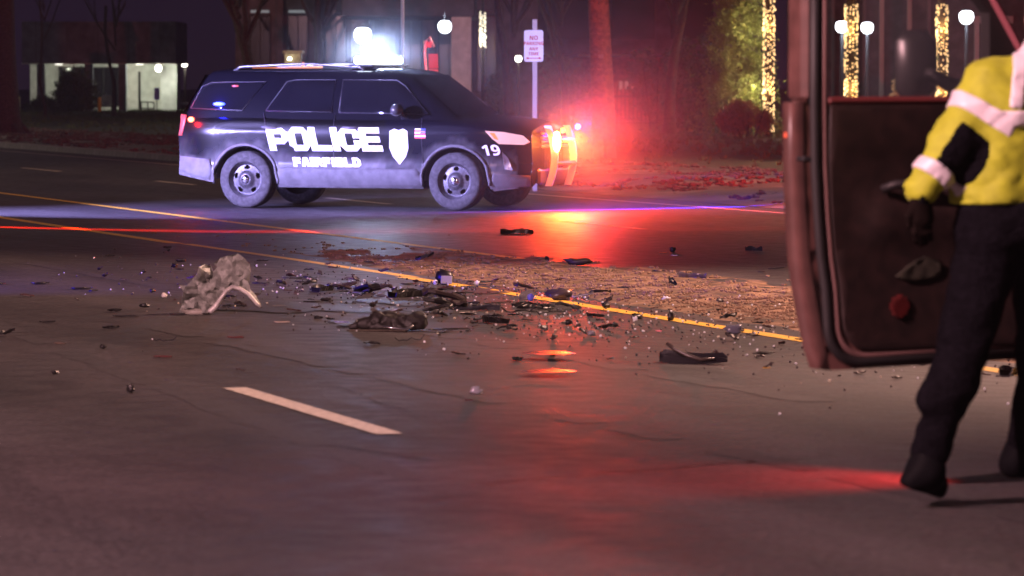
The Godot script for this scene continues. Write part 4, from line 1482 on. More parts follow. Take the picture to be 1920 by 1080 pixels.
func bush(called: String, at: Vector3, size: Vector3, n: int, label: String, category: String, m: Material, leaf := 0.09, lumps := 6) -> Node3D:
	var t := thing(called, label, category, at)
	var st := mb(true)
	for k in 4:
		var a := TAU * k / 4.0
		tube(st, [Vector3(cos(a) * size.x * 0.1, -0.05, sin(a) * 0.1), Vector3(cos(a) * size.x * 0.25, size.y * 0.7, sin(a) * size.z * 0.25)], [0.03, 0.012], 5)
	obj("stem", st, M.bark, t)
	var cs := []
	for k in lumps:
		cs.append([Vector3(rng.randf_range(-0.36, 0.36) * size.x, size.y * rng.randf_range(0.35, 0.62), rng.randf_range(-0.3, 0.3) * size.z), rng.randf_range(0.6, 1.0)])
	var xf := []
	for i in n:
		var c: Array = cs[i % lumps]
		var d := Vector3(rng.randfn(), rng.randfn(), rng.randfn()).normalized() * pow(rng.randf(), 0.4)
		var p: Vector3 = c[0] + d * Vector3(size.x * 0.26, size.y * 0.40, size.z * 0.3) * float(c[1])
		p.y = maxf(p.y, 0.02)
		var s := rng.randf_range(0.7, 1.3)
		xf.append(Transform3D(Basis(Vector3(rng.randfn(), rng.randfn(), rng.randfn()).normalized(), rng.randf() * TAU).scaled(Vector3.ONE * s), p))
	many("foliage", sprig_mesh(6, leaf, 0.28, 0.2), m, xf, t)
	return t

func build_trees() -> void:
	var dark_leaf := leaf_mat(0.035, 0.05, 0.022)
	bush("hedge", Vector3(-18.725, -0.225, -166.000), Vector3(2.7, 0.95, 0.9), 1500, "long dark clipped hedge in front of the office building", "hedge", dark_leaf, 0.10, 14)
	bush("low_hedge", Vector3(-13.295, -0.244, -158.000), Vector3(1.9, 0.38, 0.6), 700, "low dark hedge between the handrail and the police car", "hedge", dark_leaf, 0.08, 10)
	var bt := bush("small_tree", Vector3(-18.111, -0.225, -168.000), Vector3(1.9, 2.3, 1.4), 900, "small leafy tree above the clipped hedge at the office", "tree", dark_leaf, 0.12, 9)
	# thick trunk at the left edge with a flared foot
	var t := thing("broad_tree", "thick dark tree trunk with flared roots at the left edge", "tree", Vector3(-13.521, -0.190, -108.000))
	var st := mb(true)
	var pts := []
	for k in 12:
		pts.append(Vector3(-0.02 * k, k * 0.6, 0))
	lathe(st, [[0.95, -0.1], [0.7, 0.08], [0.52, 0.3], [0.44, 0.6]], 18)
	tube(st, [Vector3(0, 0.55, 0), Vector3(-0.05, 2, 0), Vector3(-0.08, 4.5, 0)], [0.44, 0.38, 0.34], 18, false)
	for k in 7:
		var a := TAU * k / 7.0
		tube(st, [Vector3(cos(a) * 0.3, 0.5, sin(a) * 0.3), Vector3(cos(a) * 0.62, 0.12, sin(a) * 0.62), Vector3(cos(a) * 1.05, -0.06, sin(a) * 1.05)], [0.12, 0.12, 0.05], 8)
	obj("trunk", st, M.bark, t)
	st = mb(true)
	for k in 5:
		branch(st, Vector3(-0.08, 4.2, 0), Vector3(cos(k * 1.3) * 0.7, 0.8, sin(k * 1.3) * 0.6).normalized(), 0.2, 3.0, 3, 0.6)
	obj("crown", st, M.bark, t)
	bare_tree(Vector3(-6.921, 0.128, -112.000), 7.5, 0.17, Vector3(-0.22, 0, 0.05), "leaning bare tree behind the rear half of the police car")
	bare_tree(Vector3(-5.741, 0.053, -118.000), 8.0, 0.15, Vector3(0.12, 0, 0), "bare tree left of the large white globe lamp")
	bare_tree(Vector3(-14.712, -0.154, -150.000), 8.5, 0.09, Vector3(0.03, 0, 0), "thin bare tree in front of the lit office wall", 4)
	bare_tree(Vector3(-17.256, -0.154, -150.000), 9.0, 0.06, Vector3(0.0, 0, 0), "slender bare tree over the clipped hedge", 4)
	bare_tree(Vector3(-0.068, 0.106, -104.000), 7.0, 0.13, Vector3(0.05, 0, 0), "bare tree between the pale pillar and the parking sign", 5)
	bare_tree(Vector3(1.446, -0.049, -110.000), 7.5, 0.11, Vector3(-0.04, 0, 0), "thin bare tree behind the parking sign post", 5)
	bare_tree(Vector3(4.112, -0.019, -106.000), 8.0, 0.15, Vector3(0.06, 0, 0), "bare tree over the dark evergreen shrubs", 4)
	var grey_leaf := leaf_mat(0.07, 0.08, 0.05)
	bush("shrub", Vector3(-0.421, -0.107, -128.000), Vector3(0.9, 2.4, 0.8), 600, "greyish shrub beyond the bare tree left of the parking sign", "shrub", grey_leaf, 0.10, 7)
	bush("shrub", Vector3(1.690, -0.114, -126.000), Vector3(1.7, 2.6, 1.2), 1000, "tall grey green shrub between the parking sign and the utility pole", "shrub", grey_leaf, 0.11, 9)
	bush("evergreen_shrub", Vector3(4.006, -0.078, -112.000), Vector3(1.5, 2.6, 1.5), 2200, "dark evergreen shrub nearest the iron fence", "shrub", dark_leaf, 0.11, 9)
	bush("evergreen_shrub", Vector3(4.829, -0.077, -108.000), Vector3(1.6, 2.9, 1.5), 2200, "dark evergreen shrub beside the cedar", "shrub", dark_leaf, 0.11, 9)
	bush("round_bush", Vector3(5.812, -0.010, -100.000), Vector3(1.6, 1.0, 1.1), 1700, "rounded bush with a tan top under the cedar", "bush", leaf_mat(0.14, 0.10, 0.05), 0.08, 8)
	var og := bush("ornamental_grass", Vector3(10.733, -0.049, -110.000), Vector3(0.8, 1.7, 0.6), 420, "tan ornamental grass seen through the truck door window", "grass", leaf_mat(0.34, 0.25, 0.15), 0.2, 4)
	# the cedar: drooping sprays round a straight trunk
	var c := thing("cedar", "green cedar lit from the right by the light wrapped trunk", "tree", Vector3(5.756, -0.002, -103.000))
	st = mb(true)
	tube(st, [Vector3(0, -0.05, 0), Vector3(0, 3, 0), Vector3(0.05, 6.4, 0)], [0.11, 0.07, 0.015], 8)
	obj("trunk", st, M.bark, c)
	var xf := []
	for i in 520:
		var y := 0.35 + 6.0 * pow(rng.randf(), 1.15)
		var rr := 1.12 * (1.0 - y / 6.7) * rng.randf_range(0.8, 1.15) + 0.05
		var a := rng.randf() * TAU
		var out := Vector3(cos(a), 0, sin(a))
		for k in 9:
			var tt := (k + 1) / 9.0
			if rng.randf() > 0.35 + tt:
				continue
			var p := out * rr * tt + Vector3(rng.randfn(0, 0.04), y + 0.16 * rr * tt - 0.38 * rr * tt * tt, rng.randfn(0, 0.04))
			xf.append(Transform3D(Basis(Vector3(rng.randfn(), rng.randfn(), rng.randfn()).normalized(), rng.randf() * TAU).scaled(Vector3.ONE * rng.randf_range(0.7, 1.3)), p))
	many("crown", sprig_mesh(7, 0.12, 0.13, 0.1), leaf_mat(0.10, 0.14, 0.045), xf, c)
	# trunks wound with warm string lights
	lit_trunk(Vector3(6.452, 0.013, -102.000), 0.12, "left trunk wrapped in warm string lights, beside the cedar", 3.4, 3.2)
	lit_trunk(Vector3(8.684, -0.044, -104.000), 0.15, "middle trunk wrapped in warm string lights, between two globe lamps", 3.4, 4.0)
	lit_trunk(Vector3(11.009, -0.044, -104.000), 0.13, "right trunk wrapped in warm string lights, above the truck's mirror", 3.4, 4.0)
	lit_trunk(Vector3(-0.810, 0.011, -112.000), 0.055, "slim trunk wrapped in white string lights right of the pale pillar", 2.6, 1.0, Color(0.95, 1.0, 0.9), 1.05)

func lit_trunk(at: Vector3, r: float, label: String, h: float, e: float, c := Color(1.0, 0.76, 0.42), from := 0.1) -> void:
	var t := thing("light_wrapped_tree", label, "tree", at)
	if from > 1.0:
		from = 2.28
		h = 3.25
	var st := mb(true)
	tube(st, [Vector3(0, -0.05, 0), Vector3(0.01, h * 0.5, 0), Vector3(0, h, 0), Vector3(0.02, h + 1.4, 0)], [r, r * 0.9, r * 0.82, r * 0.6], 10)
	obj("trunk", st, M.bark, t)
	st = mb(true)
	for k in 4:
		branch(st, Vector3(0, h + 0.6 + 0.2 * k, 0), Vector3(cos(k * 1.7) * 0.6, 0.9, sin(k * 1.7) * 0.6).normalized(), r * 0.4, 1.6, 2, 0.6)
	obj("crown", st, M.bark, t)
	st = mb(true)
	ball(st, Vector3.ZERO, Vector3(0.020, 0.026, 0.020), 6, 4)
	st.generate_normals()
	var bulb := st.commit()
	var xf := []
	var pts := []
	var turns := int((h - from) / 0.055)
	for i in turns * 14:
		var f := float(i) / (turns * 14)
		var a := f * turns * TAU
		var y := lerpf(from, h, f)
		pts.append(Vector3(cos(a) * (r * 0.95 + 0.012), y, sin(a) * (r * 0.95 + 0.012)))
		if rng.randf() < 0.46:
			xf.append(Transform3D(Basis.IDENTITY.scaled(Vector3.ONE * rng.randf_range(0.7, 1.25)), pts[-1] + Vector3(rng.randfn(0, 0.008), rng.randfn(0, 0.02), rng.randfn(0, 0.008)) + Vector3(cos(a), 0, sin(a)) * 0.012))
	st = mb()
	tube(st, pts, [0.004], 3, false)
	obj("light_string", st, M.dark, t)
	many("light_bulbs", bulb, glow(c.r, c.g * 0.85, c.b * 0.7, 1.35), xf, t)
	for y in [h * 0.35, h * 0.8]:
		omni("string_light_glow", Vector3(0.0, maxf(y, from + 0.2), r + 0.16), c, e * 0.4, 0.06, t)
		omni("string_light_glow", Vector3(-r - 0.16, maxf(y, from + 0.2), 0.0), Color(1.0, 0.88, 0.66), e * 0.5, 0.06, t)

func build_street_furniture() -> void:
	# utility pole
	var t := thing("utility_pole", "wooden utility pole rising from the verge right of the police car", "utility pole", Vector3(1.740, -0.217, -76.000))
	var st := mb(true)
	tube(st, [Vector3(0, -0.1, 0), Vector3(-0.03, 1.2, 0), Vector3(-0.14, 3.4, 0), Vector3(-0.40, 9.0, 0)], [0.225, 0.215, 0.195, 0.15], 20)
	obj("pole", st, M.wood, t)
	st = mb()
	box(st, Vector3(-0.08, 2.1, 0.208), Vector3(0.10, 0.07, 0.01), 0.002)
	obj("number_plate", st, mat(0.12, 0.12, 0.12, 0.6), t)
	st = mb()
	box(st, Vector3(-0.36, 8.2, 0), Vector3(2.4, 0.1, 0.1), 0.01)
	obj("crossarm", st, M.wood, t)
	# parking sign
	var s := thing("parking_sign", "white no parking sign on a metal post behind the car's hood", "sign", Vector3(0.334, -0.104, -59.000))
	st = mb()
	var post := mat(0.42, 0.40, 0.42, 0.45, 0.3)
	box(st, Vector3(0, 1.2, 0), Vector3(0.075, 2.5, 0.035), 0.008)
	obj("post", st, post, s)
	var k := 59.0 / 7600.0
	var c := Vector3((1000.5 - 1003) * k, (352 - 86.5) * k, 0.035)
	st = mb()
	var hw := 18.0 * k
	var hh := 29.5 * k
	var outline := PackedVector2Array()
	for q in [[1, 1, 0.0], [-1, 1, PI / 2], [-1, -1, PI], [1, -1, PI * 1.5]]:
		for j in 4:
			var a: float = q[2] + j * PI / 6.0
			outline.append(Vector2(q[0] * (hw - 0.03) + cos(a) * 0.03, q[1] * (hh - 0.03) + sin(a) * 0.03))
	sheet(st, outline, 0.2, 0.006, func(p: Vector2, z: float) -> Vector3: return c + Vector3(p.x, p.y, z))
	obj("sign_panel", st, mat(0.86, 0.84, 0.84, 0.45), s)
	var red := mat(0.55, 0.03, 0.04, 0.5)
	var at_ := func(v: Vector3, y: float) -> Vector3: return c + Vector3(v.x, v.y + y, 0.009 + v.z)
	put("sign_text", words("NO", 0.062, 0.002, at_.bind(0.115)), red, s)
	put("sign_text", words("PARKING", 0.048, 0.002, at_.bind(0.035)), red, s)
	put("sign_text", words("ANY", 0.046, 0.002, at_.bind(-0.045)), red, s)
	put("sign_text", words("TIME", 0.046, 0.002, at_.bind(-0.115)), red, s)
	st = mb()
	box(st, c + Vector3(0, -0.178, 0.0085), Vector3(0.16, 0.012, 0.002), 0.0005)
	for sg in [-1.0, 1.0]:
		tri(st, c + Vector3(sg * 0.115, -0.178, 0.0095), c + Vector3(sg * 0.075, -0.158, 0.0095), c + Vector3(sg * 0.075, -0.198, 0.0095))
	obj("sign_arrow", st, red, s)
	# thin pale pole just behind the roof light
	var p := thing("metal_pole", "thin pale metal pole standing just beyond the police light bar", "pole", Vector3(-1.672, -0.106, -62.000))
	st = mb(true)
	tube(st, [Vector3(0, -0.05, 0), Vector3(0, 6.2, 0)], [0.030, 0.026], 10)
	obj("pole_tube", st, mat(0.75, 0.75, 0.75, 0.35, 0.2), p)
	st = mb(true)
	lathe(st, [[0.0, 0.12], [0.06, 0.10], [0.08, 0.0]], 12)
	obj("pole_foot", st, mat(0.4, 0.4, 0.4, 0.5, 0.4), p)
	# hooked bracket sign seen over the windscreen
	var b := thing("bracket_sign", "red and white sign on a hooked silver bracket beyond the windscreen", "sign", Vector3(-1.405, -0.158, -68.000))
	k = 68.0 / 7600.0
	st = mb(true)
	tube(st, [Vector3(-0.02, 0, 0), Vector3(-0.03, (330 - 140) * k, 0), Vector3(-0.06, (330 - 100) * k, 0), Vector3(-0.05, (330 - 78) * k, 0), Vector3(0.02, (330 - 70) * k, 0), Vector3(0.10, (330 - 88) * k, 0)], [0.022, 0.022, 0.024, 0.028, 0.026, 0.02], 8)
	obj("bracket", st, mat(0.72, 0.72, 0.75, 0.3, 0.4), b)
	st = mb()
	box(st, Vector3(0.015, (330 - 84) * k, 0.0), Vector3(0.085, 0.10, 0.02), 0.02)
	obj("round_plate", st, mat(0.6, 0.05, 0.06, 0.5), b)
	st = mb()
	box(st, Vector3(0.085, (330 - 115) * k, -0.03), Vector3(0.16, 0.25, 0.02), 0.02)
	obj("red_panel", st, mat(0.35, 0.03, 0.05, 0.5), b)
	st = mb()
	box(st, Vector3(0.085, (330 - 138) * k, -0.03), Vector3(0.16, 0.14, 0.02), 0.02)
	obj("lower_panel", st, mat(0.5, 0.2, 0.25, 0.5), b)

# ---------- the truck at the right: only its opened driver's door reaches into the picture ----------
func build_truck() -> void:
	var paint := grained(mat(0.13, 0.062, 0.055, 0.42), 0.02, 81, 0.75, 1.0, 1.5)
	var trim := grained(mat(0.022, 0.010, 0.009, 0.55), 0.02, 82, 0.6, 1.0, 2.0)
	var rubber := mat(0.010, 0.009, 0.010, 0.6)
	var bead := mat(0.15, 0.085, 0.08, 0.45)
	var at := Vector3(2.0, 0.0, -15.25)
	var tr := thing("pickup_truck", "dark red truck at the right edge with its driver's door wide open", "truck", at, deg_to_rad(-7.5))
	var st := mb()
	# hood and fender, cab floor and back, roof, bed: everything but the door stays right of the frame
	box(st, Vector3(1.0, 0.86, -0.95), Vector3(1.85, 0.62, 1.75), 0.12)
	obj("hood", st, paint, tr)
	st = mb()
	box(st, Vector3(1.08, 0.62, 0.85), Vector3(1.66, 0.34, 1.8), 0.05)
	obj("cab_floor", st, paint, tr)
	st = mb()
	box(st, Vector3(1.0, 1.92, 0.75), Vector3(1.66, 0.08, 1.5), 0.035)
	obj("roof", st, paint, tr)
	st = mb()
	box(st, Vector3(1.0, 1.2, 1.66), Vector3(1.8, 1.3, 0.09), 0.04)
	obj("cab_back", st, paint, tr)
	for x in [0.14, 1.86]:
		st = mb()
		tube(st, [Vector3(x, 1.16, -0.1), Vector3(x + (0.06 if x < 1 else -0.06), 1.9, 0.5)], [0.045], 8)
		obj("front_pillar", st, paint, tr)
	st = mb()
	box(st, Vector3(1.0, 0.9, 2.75), Vector3(1.8, 0.62, 2.05), 0.06)
	obj("bed", st, paint, tr)
	st = mb()
	box(st, Vector3(1.3, 0.95, 0.95), Vector3(1.1, 0.16, 0.5), 0.06)
	box(st, Vector3(1.3, 1.3, 1.28), Vector3(1.1, 0.65, 0.14), 0.06)
	obj("seat", st, M.dark, tr)
	st = mb()
	quad(st, Vector3(0.2, 1.18, -0.06), Vector3(1.8, 1.18, -0.06), Vector3(1.74, 1.86, 0.46), Vector3(0.26, 1.86, 0.46))
	var ws := mat(0.5, 0.55, 0.6, 0.02)
	ws.transparency = BaseMaterial3D.TRANSPARENCY_ALPHA
	ws.albedo_color.a = 0.1
	obj("windscreen", st, ws, tr)
	for z in [-0.95, 2.85]:
		make_wheel(tr, Vector3(0.24, 0.364, z), 1.0, -PI / 2)
		make_wheel(tr, Vector3(1.76, 0.364, z), 1.0, PI / 2)
	st = mb(true)
	ball(st, Vector3(0.085, 0.52, -0.30), Vector3(0.02, 0.03, 0.05), 10, 6)
	obj("red_marker_light", st, glow(1.0, 0.06, 0.05, 8.0), tr)
	spot("red_marker_flash", Vector3(0.03, 0.30, -0.30), Vector3(-1.1, 0.0, -0.1), Color(1.0, 0.14, 0.12), 9.0, 34.0, 0.9, 0.03, tr)
	var sp: SpotLight3D = tr.get_node("red_marker_flash")
	sp.transform = Transform3D(Basis.looking_at(Vector3(-1.25, -0.52, 0.26), Vector3.UP), Vector3(0.05, 0.52, -0.30))

	# the door: s from latch edge to hinge, y up, t towards the cab side, which faces us
	var d := Node3D.new()
	d.name = "door"
	tr.add_child(d, true)
	var c30 := cos(deg_to_rad(30.0))
	var world := Transform3D(Basis(Vector3(c30, 0, -0.5), Vector3.UP, Vector3(0.5, 0, c30)), Vector3(1.055, 0, -14.70))
	d.transform = tr.transform.affine_inverse() * world
	var curve := [Vector2(0.125, 0.462), Vector2(0.10, 0.54), Vector2(0.078, 0.64), Vector2(0.052, 0.76), Vector2(0.030, 0.88), Vector2(0.014, 1.04), Vector2(0.004, 1.22), Vector2(0.0, 1.44)]
	st = mb(true)
	var out := PackedVector2Array()
	for p: Vector2 in curve:
		out.append(p)
	out.append(Vector2(1.06, 1.44))
	out.append(Vector2(1.06, 0.474))
	# shell: flat inner face, outer skin bowed outwards
	var shell := func(p: Vector2, t: float) -> Vector3:
		if t > 0.01:
			return Vector3(p.x, p.y, 0.0)
		var e := clampf(p.x / 0.10, 0, 1)
		return Vector3(p.x, p.y, -0.135 - 0.035 * sin(clampf((p.y - 0.46) / 1.0, 0, 1) * PI) * e)
	sheet(st, out, 0.07, 0.02, shell)
	st.set_smooth_group(-1)
	obj("door_shell", st, paint, d)
	# window frame: rear post, header, front sail with its raked edge
	st = mb()
	box(st, Vector3(0.052, 1.69, -0.062), Vector3(0.098, 0.50, 0.118), 0.02)
	box(st, Vector3(0.42, 1.915, -0.062), Vector3(0.64, 0.06, 0.10), 0.02)
	obj("window_frame", st, paint, d)
	st = mb()
	sheet(st, PackedVector2Array([Vector2(0.845, 1.445), Vector2(1.06, 1.445), Vector2(1.06, 1.50), Vector2(0.77, 1.93), Vector2(0.68, 1.93), Vector2(0.842, 1.77)]), 0.2, 0.06, func(p: Vector2, t: float) -> Vector3: return Vector3(p.x, p.y, -0.07 + t))
	obj("window_sail", st, rubber, d)
	st = mb()
	tube(st, [Vector3(1.055, 1.46, 0.0), Vector3(1.055, 1.52, 0.0), Vector3(0.775, 1.93, 0.0)], [0.014], 6)
	obj("sail_edge", st, mat(0.30, 0.10, 0.12, 0.4), d)
	# pane
	st = mb()
	var pane := mat(0.6, 0.65, 0.75, 0.02)
	pane.transparency = BaseMaterial3D.TRANSPARENCY_ALPHA
	pane.albedo_color.a = 0.06
	quad(st, Vector3(0.10, 1.43, -0.06), Vector3(0.85, 1.43, -0.06), Vector3(0.85, 1.90, -0.06), Vector3(0.10, 1.90, -0.06))
	obj("window_pane", st, pane, d)
	# rubber seals and the painted bead that follow the edge round the lower corner
	var follow := func(off: float, r: float) -> Array:
		var pts := [Vector3(off - 0.002, 1.93, 0), Vector3(off, 1.44, 0), Vector3(off + 0.004, 1.22, 0), Vector3(off + 0.016, 1.04, 0), Vector3(off + 0.032, 0.88, 0), Vector3(off + 0.052, 0.76, 0)]
		var base := 0.462 + off * 0.55
		var c := Vector3(off + 0.062 + r, base + r, 0)
		for k in 9:
			var a := PI + PI / 2 * k / 8.0
			pts.append(c + Vector3(cos(a) * r, sin(a) * r, 0))
		pts.append(Vector3(1.04, base + 0.01, 0))
		return pts
	st = mb(true)
	tube(st, follow.call(0.048, 0.14), [0.020], 8)
	obj("door_seal", st, rubber, d)
	st = mb(true)
	var bp: Array = follow.call(0.088, 0.125)
	tube(st, bp, [0.013], 8)
	obj("door_bead", st, bead, d)
	# trim panel inside the bead
	st = mb(true)
	var tp := PackedVector2Array([Vector2(0.108, 1.43), Vector2(0.108, 1.22), Vector2(0.120, 1.04), Vector2(0.136, 0.88), Vector2(0.156, 0.78)])
	for k in 7:
		var a := PI + PI / 2 * k / 6.0
		tp.append(Vector2(0.285 + cos(a) * 0.115, 0.645 + sin(a) * 0.115))
	tp.append(Vector2(1.03, 0.535))
	tp.append(Vector2(1.03, 1.43))
	sheet(st, tp, 0.05, 0.022, func(p: Vector2, t: float) -> Vector3:
		if t < 0.001:
			return Vector3(p.x, p.y, 0.003)
		var bulge := 0.018 * smoothstep(1.22, 1.30, p.y) + 0.03 * smoothstep(0.90, 0.98, p.y) * (1.0 - smoothstep(1.06, 1.10, p.y)) * smoothstep(0.25, 0.32, p.x)
		return Vector3(p.x, p.y, 0.014 + bulge))
	obj("trim_panel", st, trim, d)
	st = mb()
	box(st, Vector3(0.55, 1.445, -0.012), Vector3(0.9, 0.03, 0.06), 0.012)
	obj("window_sill", st, mat(0.10, 0.02, 0.02, 0.5), d)
	st = mb(true)
	tube(st, [Vector3(0.33, 1.12, 0.03), Vector3(0.36, 1.14, 0.07), Vector3(0.52, 1.14, 0.075), Vector3(0.56, 1.12, 0.03)], [0.016], 8)
	obj("pull_handle", st, rubber, d)
	# latch block on the edge and the door stay hole
	st = mb()
	box(st, Vector3(0.035, 1.235, -0.02), Vector3(0.075, 0.018, 0.05), 0.005)
	obj("latch", st, M.dark, d)
	st = mb()
	box(st, Vector3(0.002, 1.32, -0.115), Vector3(0.01, 0.02, 0.014), 0.003)
	obj("edge_reflector", st, glow(1.0, 0.10, 0.03, 0.9), d)
	# round red reflector with a prismatic face
	st = mb()
	var rc := Vector3(0.415, 0.690, 0.020)
	for i in 9:
		for j in 9:
			var q := Vector3((i - 4) * 0.0095, (j - 4) * 0.0095, 0)
			if q.length() > 0.041:
				continue
			var hgt := Vector3(0, 0, 0.012)
			var e := 0.0036
			for k in 4:
				var a := PI / 4 + k * PI / 2
				var b := a + PI / 2
				tri(st, rc + q + Vector3(cos(a), sin(a), 0) * e * 1.4, rc + q + hgt, rc + q + Vector3(cos(b), sin(b), 0) * e * 1.4)
	obj("red_reflector", st, mat(0.075, 0.005, 0.005, 0.4), d)
	# faded yellow strip of cloth in the door pocket
	st = mb(true)
	sheet(st, PackedVector2Array([Vector2(0.40, 0.80), Vector2(0.45, 0.785), Vector2(0.52, 0.785), Vector2(0.60, 0.80), Vector2(0.60, 0.85), Vector2(0.53, 0.87), Vector2(0.47, 0.85)]), 0.02, 0.01, func(p: Vector2, t: float) -> Vector3: return Vector3(p.x, p.y, 0.017 + t + 0.006 * sin(p.x * 90.0) * cos(p.y * 70.0)))
	obj("pocket_cloth", st, mat(0.014, 0.013, 0.006, 0.9), d)
	# outside mirror on its arm
	st = mb(true)
	box(st, Vector3(0.80, 1.575, -0.42), Vector3(0.19, 0.27, 0.10), 0.045)
	obj("mirror", st, M.black_plastic, d)
	st = mb(true)
	tube(st, [Vector3(0.93, 1.47, -0.10), Vector3(0.88, 1.50, -0.30), Vector3(0.82, 1.55, -0.40)], [0.03], 8)
	obj("mirror_arm", st, M.black_plastic, d)

# ---------- the person in the yellow jacket, walking towards the cab ----------
func build_person() -> void:
	var p := thing("person", "person in a yellow reflective jacket and black trousers walking beside the open truck door", "person", Vector3(1.705, 0.0, -14.40))
	var cloth := grained(mat(0.0065, 0.006, 0.009, 0.9), 0.03, 91, 0.6, 1.0, 4.0, 0.5)
	cloth.metallic_specular = 0.12
	var skin := mat(0.42, 0.26, 0.19, 0.6)
	# body: head, neck, trunk and legs as one skin; clothes lie on it
	var body := [
		[Vector3(0.21, 1.74, -0.05), Vector3(0.22, 1.82, -0.06), 0.085, 0.098],
		[Vector3(0.17, 1.54, -0.01), Vector3(0.20, 1.72, -0.04), 0.055, 0.055],
		[Vector3(0.10, 1.0, 0.0), Vector3(0.12, 1.44, -0.01), 0.10, 0.10],
	]
	put("body", nets(bones_sdf(body, 0.06), Vector3(-0.15, 0.8, -0.3), Vector3(0.5, 1.97, 0.3), 0.014), skin, p)
	var wave := FastNoiseLite.new()
	wave.seed = 3
	wave.frequency = 6.0
	wave.fractal_octaves = 3
	var legs := [
		[Vector3(0.00, 1.02, 0.02), Vector3(0.18, 1.02, 0.0), 0.135, 0.135],
		[Vector3(-0.005, 0.96, 0.03), Vector3(-0.135, 0.46, 0.04), 0.120, 0.088],
		[Vector3(-0.135, 0.45, 0.04), Vector3(-0.208, 0.20, -0.01), 0.085, 0.060],
		[Vector3(-0.20, 0.41, 0.06), Vector3(-0.225, 0.385, 0.06), 0.050, 0.045],
		[Vector3(-0.205, 0.25, -0.01), Vector3(-0.215, 0.17, -0.02), 0.060, 0.056],
		[Vector3(0.20, 0.95, -0.03), Vector3(0.215, 0.52, -0.22), 0.125, 0.095],
		[Vector3(0.215, 0.52, -0.22), Vector3(0.185, 0.18, -0.46), 0.088, 0.07],
	]
	var lf := bones_sdf(legs, 0.05)
	put("trousers", nets(func(q: Vector3) -> float: return maxf(lf.call(q) + wave.get_noise_3d(q.x, q.y * 1.6, q.z) * 0.014, q.y - 1.10), Vector3(-0.42, 0.05, -0.62), Vector3(0.46, 1.2, 0.3), 0.014), cloth, p)
	var boots := [
		[[Vector3(-0.214, 0.24, -0.015), Vector3(-0.228, 0.13, -0.005), 0.056, 0.054], [Vector3(-0.228, 0.13, -0.005), Vector3(-0.288, 0.092, 0.03), 0.054, 0.038], [Vector3(-0.232, 0.12, -0.01), Vector3(-0.205, 0.07, -0.09), 0.055, 0.055], [Vector3(-0.205, 0.07, -0.09), Vector3(-0.185, 0.045, -0.19), 0.052, 0.040]],
		[[Vector3(0.185, 0.26, -0.44), Vector3(0.175, 0.15, -0.47), 0.062, 0.060], [Vector3(0.175, 0.14, -0.47), Vector3(0.13, 0.105, -0.46), 0.055, 0.045], [Vector3(0.175, 0.13, -0.47), Vector3(0.28, 0.06, -0.54), 0.055, 0.045]],
	]
	var leather := mat(0.004, 0.004, 0.005, 0.55)
	leather.metallic_specular = 0.1
	for b in boots:
		var raw_boot := bones_sdf(b, 0.05)
		var tilted: bool = b[0][0].x < 0.0
		var sole := Vector3(-0.367, -0.93, 0.0) if tilted else Vector3.DOWN
		var on_sole := Vector3(-0.24, 0.05, 0.0) if tilted else Vector3(0.14, 0.012, 0.0)
		var bf := func(q: Vector3) -> float: return maxf(raw_boot.call(q), (q - on_sole).dot(sole))
		put("boot", nets(bf, Vector3(-0.38, -0.02, -0.65), Vector3(0.36, 0.32, 0.16), 0.010), leather, p)
	# the jacket
	var yellow := grained(mat(0.40, 0.475, 0.020, 0.75), 0.02, 92, 0.82, 1.0, 3.0)
	yellow.rim_enabled = true
	yellow.rim = 0.3
	var sleeve := [
		[Vector3(-0.02, 1.50, 0.03), Vector3(-0.145, 1.305, 0.09), 0.094, 0.080],
		[Vector3(-0.145, 1.305, 0.09), Vector3(-0.262, 1.135, 0.13), 0.078, 0.062],
	]
	var trunk := [
		[Vector3(0.02, 1.50, 0.0), Vector3(0.22, 1.50, -0.02), 0.105, 0.105],
		[Vector3(0.02, 1.40, 0.0), Vector3(0.00, 1.02, 0.0), 0.150, 0.155],
		[Vector3(0.20, 1.40, -0.02), Vector3(0.22, 1.02, -0.02), 0.150, 0.155],
		[Vector3(0.15, 1.54, 0.0), Vector3(0.185, 1.62, -0.02), 0.085, 0.075],
	]
	var right := [
		[Vector3(0.28, 1.50, -0.02), Vector3(0.40, 1.27, -0.10), 0.090, 0.078],
		[Vector3(0.40, 1.27, -0.10), Vector3(0.42, 1.14, -0.33), 0.076, 0.060],
	]
	var all_bones := sleeve + trunk + right
	var raw := bones_sdf(all_bones, 0.035)
	var fold := FastNoiseLite.new()
	fold.seed = 12
	fold.frequency = 6.0
	fold.fractal_octaves = 2
	var jf := func(q: Vector3) -> float:
		var d: float = raw.call(q)
		if absf(d) > 0.06:
			return d
		# creases across the sleeve at the elbow and slanting ones on the back
		var w := fold.get_noise_3d(q.x * 0.8 + q.y * 0.9, q.y * 1.1 - q.x * 0.5, q.z * 0.7)
		return d - absf(w) * 0.020 + 0.005
	var hem := func(q: Vector3) -> float: return maxf(jf.call(q), 1.085 + 0.02 * (q.x - 0.1) - q.y)
	var lo := Vector3(-0.40, 1.0, -0.45)
	var hi := Vector3(0.56, 1.74, 0.28)
	put("jacket", nets(hem, lo, hi, 0.0125), yellow, p)
	var silver := mat(0.62, 0.58, 0.62, 0.42)
	var around := func(lift: float, cut: Callable) -> Callable:
		return func(q: Vector3) -> float: return maxf(jf.call(q) - lift, cut.call(q))
	var arm1: Vector3 = (Vector3(-0.145, 1.305, 0.09) - Vector3(-0.02, 1.50, 0.03)).normalized()
	var arm2 := (Vector3(-0.262, 1.135, 0.13) - Vector3(-0.145, 1.305, 0.09)).normalized()
	var s_el := Vector3(-0.145, 1.305, 0.09)
